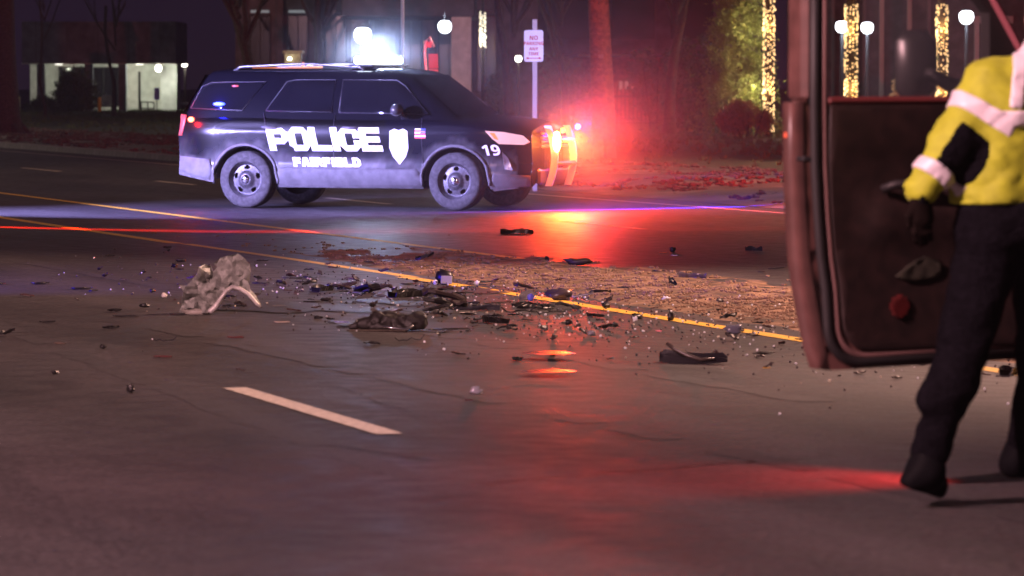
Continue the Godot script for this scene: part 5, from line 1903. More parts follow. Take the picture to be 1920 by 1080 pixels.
	var slab_at := func(o: Vector3, n: Vector3, half: float, reach: float) -> Callable:
		return func(q: Vector3) -> float: return maxf(absf((q - o).dot(n)) - half, (q - o).length() - reach)
	put("reflective_band", nets(around.call(0.007, slab_at.call(Vector3(-0.075, 1.405, 0.06), arm1, 0.030, 0.17)), lo, hi, 0.0085), silver, p)
	put("reflective_band", nets(around.call(0.007, slab_at.call(Vector3(-0.222, 1.195, 0.115), arm2, 0.027, 0.13)), lo, hi, 0.0085), silver, p)
	put("reflective_band", nets(around.call(0.007, func(q: Vector3) -> float: return maxf(absf(q.y - 1.385) - 0.030, -0.025 - q.x + 0.3 * (1.385 - q.y))), lo, hi, 0.0095), silver, p)
	put("reflective_band", nets(around.call(0.009, func(q: Vector3) -> float: return maxf(absf(q.x - 0.065 - (q.y - 1.415) * 0.15) - 0.026, 1.42 - q.y)), lo, hi, 0.0095), silver, p)
	put("reflective_band", nets(around.call(0.009, func(q: Vector3) -> float: return maxf(absf(q.x - 0.235) - 0.026, 1.42 - q.y)), lo, hi, 0.0095), silver, p)
	# black panel along the inner side of the forearm
	var inner := arm2.cross(Vector3(0, 0.35, 1).normalized()).normalized()
	if inner.x < 0:
		inner = -inner
	put("sleeve_panel", nets(around.call(0.004, func(q: Vector3) -> float: return maxf(maxf(-(q - s_el).dot(inner) - 0.012, absf((q - Vector3(-0.165, 1.285, 0.10)).dot(arm2)) - 0.088), (q - Vector3(-0.165, 1.285, 0.10)).length() - 0.15)), lo, hi, 0.0095), cloth, p)
	put("cuff_panel", nets(around.call(0.004, func(q: Vector3) -> float: return maxf(maxf(-(q - s_el).dot(inner) + 0.010, 0.235 - (q - s_el).dot(arm2) - 0.0), (q - Vector3(-0.262, 1.135, 0.13)).length() - 0.11)), lo, hi, 0.0095), cloth, p)
	var glove := mat(0.008, 0.0055, 0.005, 0.9)
	glove.metallic_specular = 0.1
	# gloved hand, fingers loosely curled
	var h := Vector3(-0.268, 1.105, 0.135)
	var hand := [
		[h, h + Vector3(0.004, -0.075, 0.0), 0.034, 0.036],
		[h + Vector3(-0.012, -0.01, 0.014), h + Vector3(-0.014, -0.07, 0.018), 0.026, 0.024],
		[h + Vector3(0.02, -0.02, -0.01), h + Vector3(0.03, -0.07, -0.014), 0.024, 0.022],
	]
	for k in 4:
		var b := h + Vector3(-0.020 + 0.0185 * k, -0.085, 0.018 - 0.011 * k)
		var l: float = [0.036, 0.042, 0.040, 0.032][k]
		var k1 := b + Vector3(-0.002, -l, 0.010)
		var k2 := k1 + Vector3(0.004, -l * 0.62, -0.014)
		hand.append([b, k1, 0.0105, 0.0098])
		hand.append([k1, k2, 0.0098, 0.0090])
		hand.append([k2, k2 + Vector3(0.006, -l * 0.30, -0.018), 0.0090, 0.0082])
	hand.append([h + Vector3(-0.022, -0.02, 0.018), h + Vector3(-0.046, -0.062, 0.034), 0.016, 0.012])
	hand.append([h + Vector3(-0.046, -0.062, 0.034), h + Vector3(-0.044, -0.096, 0.030), 0.012, 0.010])
	put("hand", nets(bones_sdf(hand, 0.012), h + Vector3(-0.10, -0.22, -0.08), h + Vector3(0.09, 0.05, 0.09), 0.005), glove, p)
	var h2 := Vector3(0.425, 1.12, -0.36)
	var hand2 := [[h2, h2 + Vector3(0, -0.03, -0.07), 0.034, 0.034]]
	for k in 4:
		var b := h2 + Vector3(-0.027 + 0.018 * k, -0.035, -0.08)
		hand2.append([b, b + Vector3(0, -0.02, -0.04), 0.0105, 0.0098])
		hand2.append([b + Vector3(0, -0.02, -0.04), b + Vector3(0, -0.05, -0.045), 0.0098, 0.0085])
	hand2.append([h2 + Vector3(-0.025, -0.01, -0.02), h2 + Vector3(-0.05, -0.03, -0.06), 0.014, 0.011])
	put("hand", nets(bones_sdf(hand2, 0.012), h2 + Vector3(-0.1, -0.14, -0.18), h2 + Vector3(0.1, 0.06, 0.06), 0.006), glove, p)
	# helmet above the frame
	var st := mb(true)
	lathe(st, [[0.0, 0.16], [0.07, 0.145], [0.115, 0.09], [0.135, 0.0], [0.165, -0.02], [0.165, -0.03], [0.13, -0.015]], 20, 1, Vector3(0.22, 1.85, -0.06))
	obj("helmet", st, mat(0.03, 0.03, 0.03, 0.4), p)

# ---------- wreckage ----------
func debris(called: String, label: String, category: String, kind: String, at: Vector3, w: float, h: float, m: Material, turn := 0.0, group := "") -> MeshInstance3D:
	var n := FastNoiseLite.new()
	n.seed = rng.randi()
	n.frequency = 2.2 / maxf(w, 0.02)
	var st := mb(kind == "lump")
	var dd := maxf(w * 0.5, 0.02)
	if kind == "plate" or kind == "wedge":
		var o := PackedVector2Array()
		var k := 11
		for i in k:
			var a := TAU * i / k
			var e := rng.randf_range(0.72, 1.06)
			var c := cos(a)
			var s := sin(a)
			o.append(Vector2(signf(c) * pow(absf(c), 0.6) * w * 0.5 * e, signf(s) * pow(absf(s), 0.6) * dd * 0.5 * e))
		var tilt := rng.randf_range(-1.0, 1.0)
		sheet(st, o, maxf(w / 7.0, 0.012), maxf(0.004, minf(h * 0.25, 0.02)), func(p: Vector2, t: float) -> Vector3:
			var y := h * 0.35 + n.get_noise_2d(p.x, p.y) * h * 0.6
			if kind == "wedge":
				y += h * 0.7 * smoothstep(0.0, 1.0, (p.x / w + 0.5)) - h * 0.2
			else:
				y += h * 0.3 * tilt * p.x / w
			return Vector3(p.x, maxf(y, 0.003) + t, p.y))
	elif kind == "upright":
		var o := PackedVector2Array()
		for i in 10:
			var a := TAU * i / 10
			o.append(Vector2(cos(a) * w * 0.5 * rng.randf_range(0.75, 1.1), h * 0.5 + sin(a) * h * 0.5 * rng.randf_range(0.8, 1.0)))
		sheet(st, o, maxf(w / 6.0, 0.012), 0.012, func(p: Vector2, t: float) -> Vector3: return Vector3(p.x, maxf(p.y, 0.002), t + (p.y - h * 0.5) * -0.5 + n.get_noise_2d(p.x, p.y) * w * 0.3 + 1.2 * p.x * p.x / w))
	elif kind == "lump":
		var segs := 10
		var rings := 7
		var f := func(i: int, k: int) -> Vector3:
			var a := PI * i / rings
			var b := TAU * (k % segs) / segs
			var d := Vector3(sin(a) * cos(b), cos(a), sin(a) * sin(b))
			var q := d * Vector3(w * 0.5, h * 0.5, dd * 0.5) * (1.0 + n.get_noise_3dv(d * w * 0.7) * 0.9)
			return Vector3(q.x, maxf(q.y + h * 0.45, 0.001), q.z)
		for i in rings:
			for k in segs:
				quad(st, f.call(i, k), f.call(i, k + 1), f.call(i + 1, k + 1), f.call(i + 1, k))
	elif kind == "rod":
		var pts := []
		for i in 8:
			var t := i / 7.0
			pts.append(Vector3((t - 0.5) * w, 0.012 + h * absf(n.get_noise_1d(t * w * 1.5)) * 1.6 + (h * 0.7 if i == 7 or i == 0 else 0.0), n.get_noise_1d(t * w + 40.0) * w * 0.3))
		tube(st, pts, [clampf(h * 0.12, 0.004, 0.012)], 6)
	elif kind == "channel":
		var rows := []
		for i in 13:
			var t := i / 12.0
			var x := (t - 0.5) * w
			var bend := -w * 0.12 * pow(absf(t * 2 - 1), 2.0)
			var hh := h * (0.75 + n.get_noise_1d(x) * 0.5)
			var row := []
			for q in [[-0.5, 0.9], [-0.42, 0.12], [0.40, 0.05], [0.5, 0.75], [0.46, 0.75], [0.36, 0.13], [-0.38, 0.2], [-0.46, 0.9]]:
				row.append(Vector3(x, maxf(q[1] * hh, 0.003), q[0] * dd * 0.6 - bend + n.get_noise_2d(x, q[0]) * dd * 0.2))
			rows.append(row)
		for i in 12:
			for k in 8:
				var kk := (k + 1) % 8
				quad(st, rows[i][k], rows[i][kk], rows[i + 1][kk], rows[i + 1][k])
		for e in [0, 12]:
			for k in range(1, 7):
				tri(st, rows[e][0], rows[e][k], rows[e][k + 1])
	var o := obj(called, st, m)
	o.position = at
	o.rotation.y = turn
	tag(o, label, category, group)
	return o

func build_debris() -> void:
	var pale := grained(mat(0.5, 0.47, 0.40, 0.5), 0.03, 95, 0.6, 1.0, 4.0)
	# the crumpled grey fender liner standing on the road
	var fen_at := Vector3(-1.918, -0.018, -26.365)
	var fs := 0.003469
	var outline := PackedVector2Array()
	for q in [[-74, -2], [-66, 26], [-62, 40], [-73, 51], [-58, 51], [-46, 64], [-36, 74], [-33, 86], [-23, 90], [-12, 86], [0, 74], [-8, 90], [4, 101], [17, 105], [37, 109], [50, 102], [60, 89], [62, 74], [58, 52], [70, 32], [81, 13], [74, 14], [58, 32], [42, 42], [27, 45], [17, 38], [4, 18], [-4, 8], [-14, -1], [-40, -3]]:
		outline.append(Vector2(q[0], q[1] + 4) * fs)
	var cre := FastNoiseLite.new()
	cre.seed = 31
	cre.frequency = 3.6
	cre.fractal_octaves = 2
	var fd := thing("crumpled_fender", "large crumpled grey fender piece standing on the road at the left of the wreckage", "car part", fen_at, 0.0)
	var st := mb()
	sheet(st, outline, 0.024, 0.004, func(p: Vector2, t: float) -> Vector3:
		var r := absf(cre.get_noise_2d(p.x, p.y)) * 0.22 - absf(cre.get_noise_2d(p.x * 2.6 + 7.0, p.y * 2.6)) * 0.09
		return Vector3(p.x, p.y, t + r - 0.35 * p.x * p.x - 0.25 * (p.y - 0.1)))
	obj("sheet", st, grained(mat(0.50, 0.52, 0.47, 0.55), 0.022, 33, 0.55, 1.0, 2.6), fd)
	st = mb(true)
	var lip := []
	for q in [[-14, 3], [-4, 12], [4, 22], [17, 42], [27, 49], [42, 46], [58, 36], [74, 18], [81, 12]]:
		var p := Vector2(q[0], q[1] + 2) * fs
		lip.append(Vector3(p.x, p.y, 0.03 - 0.35 * p.x * p.x - 0.25 * (p.y - 0.1) + absf(cre.get_noise_2d(p.x, p.y)) * 0.16))
	tube(st, lip, [0.018, 0.020, 0.017, 0.016, 0.016, 0.015, 0.014, 0.012, 0.008], 8)
	obj("rolled_edge", st, mat(0.55, 0.53, 0.5, 0.45, 0.2), fd)
	st = mb(true)
	tube(st, [Vector3(-66, 8, 0.02 / fs) * fs, Vector3(-52, 3, 0.05 / fs) * fs, Vector3(-38, 5, 0.06 / fs) * fs, Vector3(-24, 2, 0.04 / fs) * fs, Vector3(-8, 6, 0.03 / fs) * fs], [0.010, 0.022, 0.026, 0.022, 0.010], 7)
	obj("foam_edge", st, pale, fd)
	debris("wire", "thin bent dark wire in front of the undertray", "wire", "rod", Vector3(-0.597, -0.024, -23.599), 0.174, 0.031, M.dark, 0.1)
	debris("black_strip", "ragged black strip reaching right from the undertray", "car part", "plate", Vector3(-0.436, -0.043, -25.076), 0.218, 0.010, M.black_plastic, 0.05)
	debris("flat_shard", "flat dark shard right of the ragged black strip", "car part", "wedge", Vector3(-0.040, -0.058, -25.371), 0.154, 0.030, M.black_plastic, 0.0)
	debris("crumpled_metal", "dark crumpled panel behind the yellow line, left of the silver panel", "car part", "lump", Vector3(0.361, -0.119, -29.768), 0.180, 0.094, mat(0.06, 0.045, 0.05, 0.3), 0.2)
	debris("silver_plate", "silver panel with a pink sheen lying on the absorbent", "car part", "wedge", Vector3(0.524, -0.127, -30.123), 0.174, 0.048, M.silver, -0.2)
	debris("dark_wedge", "small dark wedge standing at the start of the yellow line", "car part", "wedge", Vector3(0.685, -0.123, -29.210), 0.092, 0.058, mat(0.03, 0.02, 0.02, 0.5), 0.0)
	debris("mirror_shard", "upright bright mirror shard standing on the absorbent", "car part", "upright", Vector3(1.253, -0.153, -31.809), 0.067, 0.117, M.chrome, 0.5)
	debris("blue_white_piece", "small blue and white glossy piece below the mirror shard", "car part", "lump", Vector3(1.131, -0.138, -29.685), 0.070, 0.055, mat(0.6, 0.62, 0.75, 0.12), 0.3)
	debris("bumper_fragment", "black bumper fragment farthest away, in the red light before the car", "car part", "channel", Vector3(0.051, -0.158, -43.241), 0.353, 0.074, M.black_plastic, 0.02)
	debris("dark_slab", "dark flat slab at the far edge of the absorbent", "car part", "lump", Vector3(0.585, -0.158, -36.100), 0.266, 0.066, mat(0.04, 0.025, 0.025, 0.5), 0.05)
	debris("small_bracket", "small forked bracket left of the dark flat slab", "car part", "upright", Vector3(0.315, -0.158, -36.822), 0.053, 0.053, M.black_plastic, 0.0)
	debris("curled_strip", "dark strip with a curled end behind the mirror housing", "car part", "wedge", Vector3(-0.803, -0.149, -36.723), 0.184, 0.068, M.black_plastic, 0.0)
	debris("trim_piece", "black trim piece with a bright edge, far right near the truck door", "car part", "channel", Vector3(2.330, -0.158, -39.052), 0.164, 0.062, mat(0.02, 0.02, 0.02, 0.12), 0.0)
	debris("lamp_socket", "grey lamp socket lying on the yellow line, right of the channel", "car part", "lump", Vector3(1.408, -0.107, -25.670), 0.115, 0.068, mat(0.12, 0.12, 0.16, 0.25), 0.3)
	debris("black_stub", "short black stub standing on the yellow line", "car part", "lump", Vector3(1.069, -0.114, -27.223), 0.047, 0.064, M.black_plastic, 0.0)
	debris("torn_clip", "torn dark clip at the left edge of the road", "car part", "wedge", Vector3(-2.984, 0.002, -23.822), 0.113, 0.038, M.black_plastic, 0.3)
	debris("red_lens", "dark red lamp lens fragment, nearest left of the lane dash", "car part", "plate", Vector3(-1.902, 0.002, -22.022), 0.107, 0.012, M.red_plastic, 0.0)
	debris("black_stick", "thin black stick with a blue glint left of the lane", "car part", "rod", Vector3(-1.993, 0.001, -23.223), 0.134, 0.018, M.dark, 0.0)
	debris("red_lens_fragment", "dark red lens fragment in front of the crumpled fender", "car part", "plate", Vector3(-1.621, -0.005, -23.734), 0.106, 0.013, M.red_plastic, 0.1)
	debris("black_cone", "small black cone shaped plug, nearest the bottom left", "car part", "lump", Vector3(-1.844, 0.002, -19.545), 0.036, 0.044, M.black_plastic, 0.0)
	debris("dark_plug", "small dark plug left of the black cone", "car part", "lump", Vector3(-2.347, 0.002, -20.765), 0.038, 0.022, M.black_plastic, 0.5)
	debris("round_plug", "small round plug halfway to the crumpled fender", "car part", "lump", Vector3(-2.297, 0.002, -22.708), 0.036, 0.027, M.black_plastic, 0.2)
	debris("silver_bits", "crushed silver bits in the middle of the near lane", "car part", "lump", Vector3(-0.173, -0.004, -19.562), 0.064, 0.036, mat(0.55, 0.55, 0.65, 0.15, 0.6), 0.4)
	debris("red_chip", "small red chip beside the crushed silver bits", "car part", "plate", Vector3(-0.204, -0.002, -19.116), 0.040, 0.010, M.red_plastic, 0.2)
	debris("black_clip", "black clip with an upturned corner, right of the ribbed liner", "car part", "wedge", Vector3(0.442, -0.069, -25.029), 0.059, 0.043, M.black_plastic, 2.8)
	debris("grey_clip", "glinting grey clip next to the upturned black clip", "car part", "lump", Vector3(0.494, -0.071, -24.998), 0.056, 0.036, mat(0.3, 0.3, 0.33, 0.15, 0.4), 0.4)
	debris("dark_nut", "small dark nut shaped piece in front of the ribbed liner", "car part", "lump", Vector3(0.370, -0.081, -26.227), 0.045, 0.038, M.black_plastic, 0.1)
	debris("pale_shard", "pale curved shard between the undertray and the ribbed liner", "car part", "plate", Vector3(-0.302, -0.071, -27.297), 0.129, 0.018, mat(0.42, 0.38, 0.33, 0.4), 0.1)
	debris("long_strip", "long thin dark strip behind the crumpled fender", "car part", "plate", Vector3(-1.696, -0.084, -32.350), 0.281, 0.011, M.black_plastic, 0.03)
	debris("frame_piece", "bent metal frame piece at the far edge of the absorbent", "car part", "channel", Vector3(1.502, -0.158, -33.826), 0.249, 0.058, mat(0.12, 0.10, 0.11, 0.3, 0.3), -0.1)
	debris("orange_chip", "orange chip in the far lane", "car part", "plate", Vector3(1.438, -0.158, -38.585), 0.081, 0.010, mat(0.6, 0.14, 0.02, 0.4), 0.0)
	debris("white_chip", "white chip below a small dark block in the far lane", "car part", "plate", Vector3(1.522, -0.158, -38.016), 0.065, 0.010, mat(0.75, 0.75, 0.75, 0.4), 0.0)
	debris("dark_block", "small dark block in the far lane", "car part", "lump", Vector3(1.534, -0.158, -38.700), 0.051, 0.056, M.black_plastic, 0.0)
	debris("dark_strip", "dark strip close to the edge of the truck door", "car part", "plate", Vector3(2.324, -0.158, -35.503), 0.159, 0.013, M.black_plastic, 0.0)
	debris("short_strip", "short dark strip left of the strip by the truck door", "car part", "plate", Vector3(2.147, -0.158, -34.832), 0.069, 0.010, M.black_plastic, 0.0)
	debris("flat_scrap", "flat dark scrap in the far lane, left of the mirror shard", "car part", "plate", Vector3(1.270, -0.158, -34.926), 0.138, 0.017, M.black_plastic, 0.0)
	debris("blue_shard", "long blue glinting shard, upper of two behind the undertray", "car part", "plate", Vector3(-1.240, -0.081, -30.844), 0.106, 0.010, mat(0.35, 0.37, 0.85, 0.08, 0.5), 0.0)
	debris("blue_shard", "long blue glinting shard, lower of two behind the undertray", "car part", "plate", Vector3(-1.168, -0.073, -29.942), 0.087, 0.010, mat(0.35, 0.37, 0.85, 0.08, 0.5), 0.0)
	debris("white_shard", "white glinting shard behind the undertray, right of the blue shards", "car part", "plate", Vector3(-0.939, -0.088, -30.590), 0.113, 0.013, mat(0.8, 0.8, 0.85, 0.08, 0.5), 0.0)
	debris("pink_shard", "pinkish glinting shard at the right of the white shard", "car part", "plate", Vector3(-0.815, -0.083, -29.749), 0.102, 0.011, mat(0.75, 0.65, 0.7, 0.08, 0.5), 0.1)
	debris("clear_lens", "clear lens fragment with a blue rim on top of the undertray's far side", "car part", "plate", Vector3(-0.789, -0.056, -27.350), 0.079, 0.013, mat(0.6, 0.62, 0.8, 0.08), 0.0)
	debris("foam_piece", "crushed pale foam piece in front of the fender's right end", "car part", "plate", Vector3(-1.449, -0.019, -25.453), 0.100, 0.011, mat(0.4, 0.32, 0.27, 0.8), 0.0)
	debris("glass_sliver", "blue glinting glass sliver left of the undertray", "car part", "plate", Vector3(-1.071, -0.030, -25.632), 0.101, 0.010, mat(0.5, 0.5, 0.95, 0.06, 0.4), 0.0)
	debris("flat_flake", "dark flake at the far left, behind the torn clip", "car part", "plate", Vector3(-2.886, 0.002, -25.162), 0.106, 0.010, M.black_plastic, 0.2)
	debris("brown_flake", "brown flake beside the round plug", "car part", "plate", Vector3(-2.584, 0.002, -23.113), 0.073, 0.010, mat(0.09, 0.05, 0.035, 0.7), 0.0)
	debris("grey_square", "dim grey square of underbody felt right of the fender", "car part", "plate", Vector3(-1.582, -0.034, -27.466), 0.123, 0.016, mat(0.10, 0.10, 0.095, 0.8), 0.0)
	debris("bulb", "white plastic bulb shaped cap left of the fender", "car part", "lump", Vector3(-2.434, -0.020, -28.331), 0.037, 0.034, mat(0.7, 0.66, 0.58, 0.5), 0.0)
	debris("round_disc", "small white cap on the absorbent right of the mirror housing", "car part", "lump", Vector3(-0.279, -0.124, -32.048), 0.046, 0.038, mat(0.75, 0.75, 0.74, 0.5), 0.0)
	debris("white_clip", "white glinting clip in front of the lamp socket", "car part", "lump", Vector3(0.824, -0.105, -27.076), 0.036, 0.032, mat(0.8, 0.8, 0.85, 0.15), 0.0)
	debris("pink_chip", "bright pink chip of lens before the long black channel", "car part", "plate", Vector3(0.932, -0.093, -25.711), 0.047, 0.012, mat(0.8, 0.25, 0.32, 0.15), 0.4)
	debris("amber_chip", "small amber chip right of the long black channel", "car part", "plate", Vector3(1.392, -0.067, -22.130), 0.052, 0.010, mat(0.5, 0.3, 0.05, 0.3), 0.0)
	debris("dark_clod", "dark clod left of the crumpled fender's foot", "car part", "lump", Vector3(-2.454, -0.010, -26.982), 0.071, 0.028, M.black_plastic, 0.0)
	debris("long_flake", "long thin flake left of the crumpled fender", "car part", "plate", Vector3(-2.471, -0.004, -25.862), 0.170, 0.010, M.black_plastic, 0.0)
	# the black engine undertray in the middle: a hump, a flat board and a torn strap
	var tray_at := Vector3(-0.762, -0.034, -24.904)
	var ts := 0.003277
	var tray := thing("engine_undertray", "big black torn undertray piled in the middle of the wreckage", "car part", tray_at, 0.0)
	var hill := FastNoiseLite.new()
	hill.seed = 8
	hill.frequency = 9.0
	hill.fractal_octaves = 3
	var tb := []
	for e in [[-70, 6, 0, -44, 14, 4, 5, 9], [-44, 14, 4, -20, 22, 0, 10, 13], [-20, 20, 0, 30, 15, 2, 14, 13], [30, 15, 2, 56, 18, 0, 14, 19], [-30, 8, 14, 40, 7, 16, 8, 8], [-8, 30, -6, 10, 32, -6, 5, 5]]:
		tb.append([Vector3(e[0], e[1], e[2]) * ts, Vector3(e[3], e[4], e[5]) * ts, e[6] * ts, e[7] * ts])
	var tf := bones_sdf(tb, 0.03)
	put("hump", nets(func(q: Vector3) -> float: return maxf(tf.call(q) + absf(hill.get_noise_3dv(q)) * 0.035 - 0.006, 0.006 - q.y), Vector3(-80, -2, -30) * ts, Vector3(80, 46, 34) * ts, 0.011), grained(mat(0.020, 0.016, 0.014, 0.6), 0.03, 37, 0.6, 1.0, 3.0), tray)
	st = mb()
	box(st, Vector3(-22, 2.2, 34) * ts, Vector3(110, 3.5, 34) * ts, 0.006, Basis(Vector3.UP, 0.05))
	obj("flat_board", st, grained(mat(0.06, 0.04, 0.03, 0.7), 0.03, 36, 0.6, 1.0, 3.0), tray)
	st = mb(true)
	tube(st, [Vector3(-8, 10, 38) * ts, Vector3(8, 8, 42) * ts, Vector3(34, 5, 40) * ts, Vector3(48, 12, 36) * ts], [0.008], 6)
	obj("metal_strap", st, M.silver, tray)
	# ribbed round piece at the yellow line, with a bright lamp shell leaning on it
	var rp := thing("wheel_arch_liner", "round ribbed black liner beside the pink lit lamp shell on the yellow line", "car part", Vector3(0.160, -0.100, -28.312), 0.1)
	st = mb(true)
	var rs := 0.003725
	lathe(st, [[0.0, 6 * rs], [20 * rs, 9 * rs], [32 * rs, 7 * rs], [38 * rs, 2 * rs], [36 * rs, 0.0]], 22)
	obj("shell", st, M.black_plastic, rp)
	for k in 16:
		var a := TAU * k / 16.0
		st = mb()
		box(st, Vector3(cos(a) * 30 * rs, 8.4 * rs, sin(a) * 30 * rs), Vector3(14 * rs, 3 * rs, 2.5 * rs), 0.003, Basis(Vector3.UP, -a) * Basis(Vector3.FORWARD, 0.25))
		obj("rib", st, M.black_plastic, rp)
	var ls := thing("lamp_shell", "bright pink and blue lit broken lamp shell above the ribbed liner", "car part", Vector3(0.101, -0.110, -29.430), 0.3)
	st = mb(true)
	sheet(st, PackedVector2Array([Vector2(-14, 0) * rs, Vector2(14, 0) * rs, Vector2(17, 12) * rs, Vector2(6, 20) * rs, Vector2(-10, 18) * rs, Vector2(-17, 9) * rs]), 0.015, 0.006, func(p: Vector2, t: float) -> Vector3: return Vector3(p.x, p.y + 0.015, t + 2.5 * p.x * p.x + 0.5 * p.y))
	obj("reflector_bowl", st, mat(0.85, 0.8, 0.85, 0.18, 0.8), ls)
	st = mb(true)
	ball(st, Vector3(8 * rs, 10 * rs, 0.02), Vector3(7, 8, 5) * rs, 10, 8)
	obj("blue_lens", st, mat(0.15, 0.15, 0.8, 0.1), ls)
	# mirror housing at the line
	var mh := thing("mirror_housing", "black door mirror housing with a grey glass lying across the yellow line", "car part", Vector3(-0.535, -0.118, -31.978), -0.15)
	var ms := 0.004208
	st = mb(true)
	box(st, Vector3(0, 14, -2) * ms, Vector3(34, 27, 18) * ms, 8.0 * ms, Basis(Vector3.FORWARD, 0.25))
	obj("housing", st, M.black_plastic, mh)
	st = mb()
	box(st, Vector3(6, 10, 10) * ms, Vector3(22, 16, 2) * ms, 0.004, Basis(Vector3.RIGHT, -0.35))
	obj("mirror_glass", st, mat(0.30, 0.31, 0.30, 0.3, 0.2), mh)
	st = mb(true)
	ball(st, Vector3(-15, 5, 9) * ms, Vector3(5, 5, 4) * ms, 8, 6)
	obj("white_clip", st, mat(0.8, 0.8, 0.78, 0.5), mh)
	# long black bumper channel with a bent arm, nearest the truck door
	var bc := thing("bumper_channel", "long black bumper channel with a raised bent arm, nearest the truck door", "car part", Vector3(1.005, -0.060, -22.412), -0.06)
	var bs := 0.002949
	st = mb()
	var rows := []
	for i in 15:
		var t := i / 14.0
		var x := lerpf(-64, 64, t)
		var lift := 4.0 * pow(absf(t * 2.0 - 1.0), 2.0)
		var hh := lerpf(24, 17, t) - (8.0 if i == 0 or i == 14 else 0.0)
		var row := []
		for q in [[-11, hh], [-13, 3], [12, 0], [15, hh * 0.6], [12.5, hh * 0.6], [9, 4], [-9, 6], [-8.5, hh]]:
			row.append(Vector3(x, maxf(q[1] + lift, 0.5), q[0] - 7.0 * pow(t * 2 - 1, 2.0)) * bs)
		rows.append(row)
	for i in 14:
		for k in 8:
			quad(st, rows[i][k], rows[i][(k + 1) % 8], rows[i + 1][(k + 1) % 8], rows[i + 1][k])
	for e in [0, 14]:
		for k in range(1, 7):
			tri(st, rows[e][0], rows[e][k], rows[e][k + 1])
	obj("channel", st, mat(0.016, 0.014, 0.018, 0.25), bc)
	st = mb(true)
	tube(st, [Vector3(-50, 38, -6) * bs, Vector3(-36, 28, 2) * bs, Vector3(-10, 16, 12) * bs, Vector3(14, 9, 16) * bs, Vector3(40, 11, 15) * bs], [0.010, 0.012, 0.012, 0.010, 0.006], 8)
	obj("bent_arm", st, mat(0.05, 0.035, 0.03, 0.35), bc)
	# small pieces nobody could tell apart: one of each shape, then copies
	var mats := [M.black_plastic, M.black_plastic, mat(0.03, 0.022, 0.02, 0.5), mat(0.05, 0.02, 0.018, 0.4)]
	var protos := []
	for k in 8:
		protos.append(debris("plastic_fragment", ["flat dark sliver lying right behind the undertray", "dark knob lying beside the undertray's far edge", "dark bent chip lying between undertray and yellow line", "flat dark flake lying near the ribbed liner", "short dark rail lying in front of the ribbed liner", "dark knob lying short of the crumpled fender", "flat dark chip lying short of the mirror housing", "dark curved chip lying left of the mirror housing"][k], "car part", ["plate", "lump", "wedge", "plate", "channel", "lump", "plate", "wedge"][k], rd(25.0 + k * 0.8, 8.6 + 0.2 * k, 0.0), rng.randf_range(0.06, 0.15), rng.randf_range(0.012, 0.04), mats[k % 4], rng.randf() * TAU, ""))
	for i in 165:
		var c: Node3D = protos[i % 8].duplicate()
		c.name = numbered("plastic_fragment")
		add_child(c, true)
		var u := 27.0 + rng.randfn(0.0, 3.6)
		var v := 8.9 + rng.randfn(0.0, 1.35)
		c.position = rd(u, v, 0.002 if v < 9.9 or v > 13.0 else 0.02)
		c.rotation.y = rng.randf() * TAU
		var spot_x := c.position.x
		var near := "on the near lane between the wreckage and the lane dash"
		if v > 10.3:
			near = "on the brown absorbent past the yellow line"
		elif u > 31.5:
			near = "on the dark road behind and left of the crumpled fender"
		elif u > 28.2:
			near = "on the road between the crumpled fender and the undertray"
		elif u > 25.0 and v > 8.6:
			near = "between the undertray and the yellow line"
		tag(c, "small dark plastic fragment lying " + near, "car part", "small dark fragments " + near)
		c.scale = Vector3.ONE * rng.randf_range(0.35, 1.15)
	# bigger torn pieces heaped round the undertray
	var torn := []
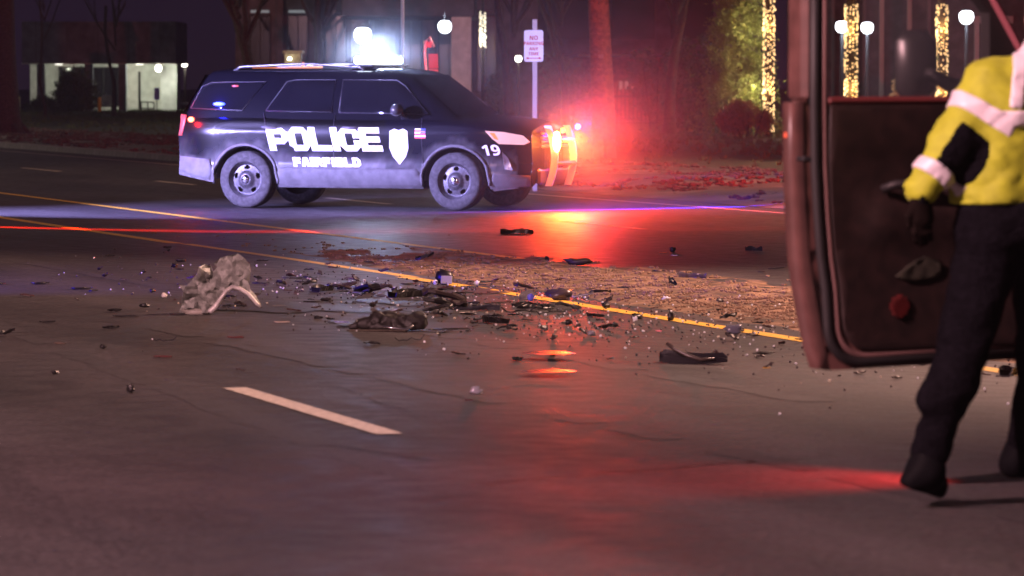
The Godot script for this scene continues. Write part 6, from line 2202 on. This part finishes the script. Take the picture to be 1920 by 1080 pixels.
	for k in 6:
		torn.append(debris("torn_piece", ["torn dark panel piece leaning behind the undertray", "bent dark bracket behind the undertray's left end", "torn black flap right of the undertray", "cracked black cover between undertray and ribbed liner", "glossy broken grille piece behind the ribbed liner", "curled black edging piece left of the undertray"][k], "car part", ["wedge", "channel", "wedge", "plate", "channel", "rod"][k], rd(28.6 - k * 0.55, 8.95 + 0.12 * (k % 3), 0.002), rng.randf_range(0.22, 0.4), rng.randf_range(0.04, 0.09), [M.black_plastic, M.black_plastic, mat(0.03, 0.02, 0.02, 0.4), M.black_plastic, mat(0.04, 0.04, 0.05, 0.12), M.dark][k], rng.randf() * TAU))
	for i in 34:
		var c: Node3D = torn[i % 6].duplicate()
		c.name = numbered("torn_piece")
		add_child(c, true)
		var u := 27.4 + rng.randfn(0.0, 2.2)
		var v := 9.25 + rng.randfn(0.0, 0.65)
		c.position = rd(u, v, 0.002 if v < 10.3 else 0.02)
		c.rotation.y = rng.randf() * TAU
		c.scale = Vector3.ONE * rng.randf_range(0.35, 0.8)
		var beyond := "short of the yellow line round the undertray" if v < 10.2 else "on and past the yellow line by the ribbed liner"
		tag(c, "torn black car part piece lying " + beyond, "car part", "torn pieces " + beyond)
	# crumbs of window glass and chips, past counting
	st = mb()
	box(st, Vector3(0, 0.006, 0), Vector3(0.016, 0.012, 0.013), 0.002, Basis(Vector3(1, 0.3, 0.2).normalized(), 0.5))
	st.generate_normals()
	var crumb := st.commit()
	for e in [[430, mat(0.75, 0.78, 0.8, 0.08), "glass_crumbs", "bright crumbs of broken window glass strewn over the lanes"], [1300, mat(0.05, 0.04, 0.04, 0.6), "plastic_crumbs", "dark plastic crumbs strewn over the lanes"], [110, mat(0.55, 0.48, 0.36, 0.5), "pale_chips", "pale chips of filler strewn over the lanes"]]:
		var xf := []
		for i in e[0]:
			var u := 26.8 + rng.randfn(0.0, 3.2)
			var v := 9.5 + rng.randfn(0.0, 1.1)
			var s := rng.randf_range(0.25, 1.0)
			xf.append(Transform3D(Basis(Vector3(rng.randfn(0, 0.4), 1, rng.randfn(0, 0.4)).normalized(), rng.randf() * TAU).scaled(Vector3(s, s, s)), rd(u, v, 0.002 if v < 9.9 or v > 13.0 else 0.02)))
		var o := many(e[2], crumb, e[1], xf)
		tag(o, e[3], "debris")
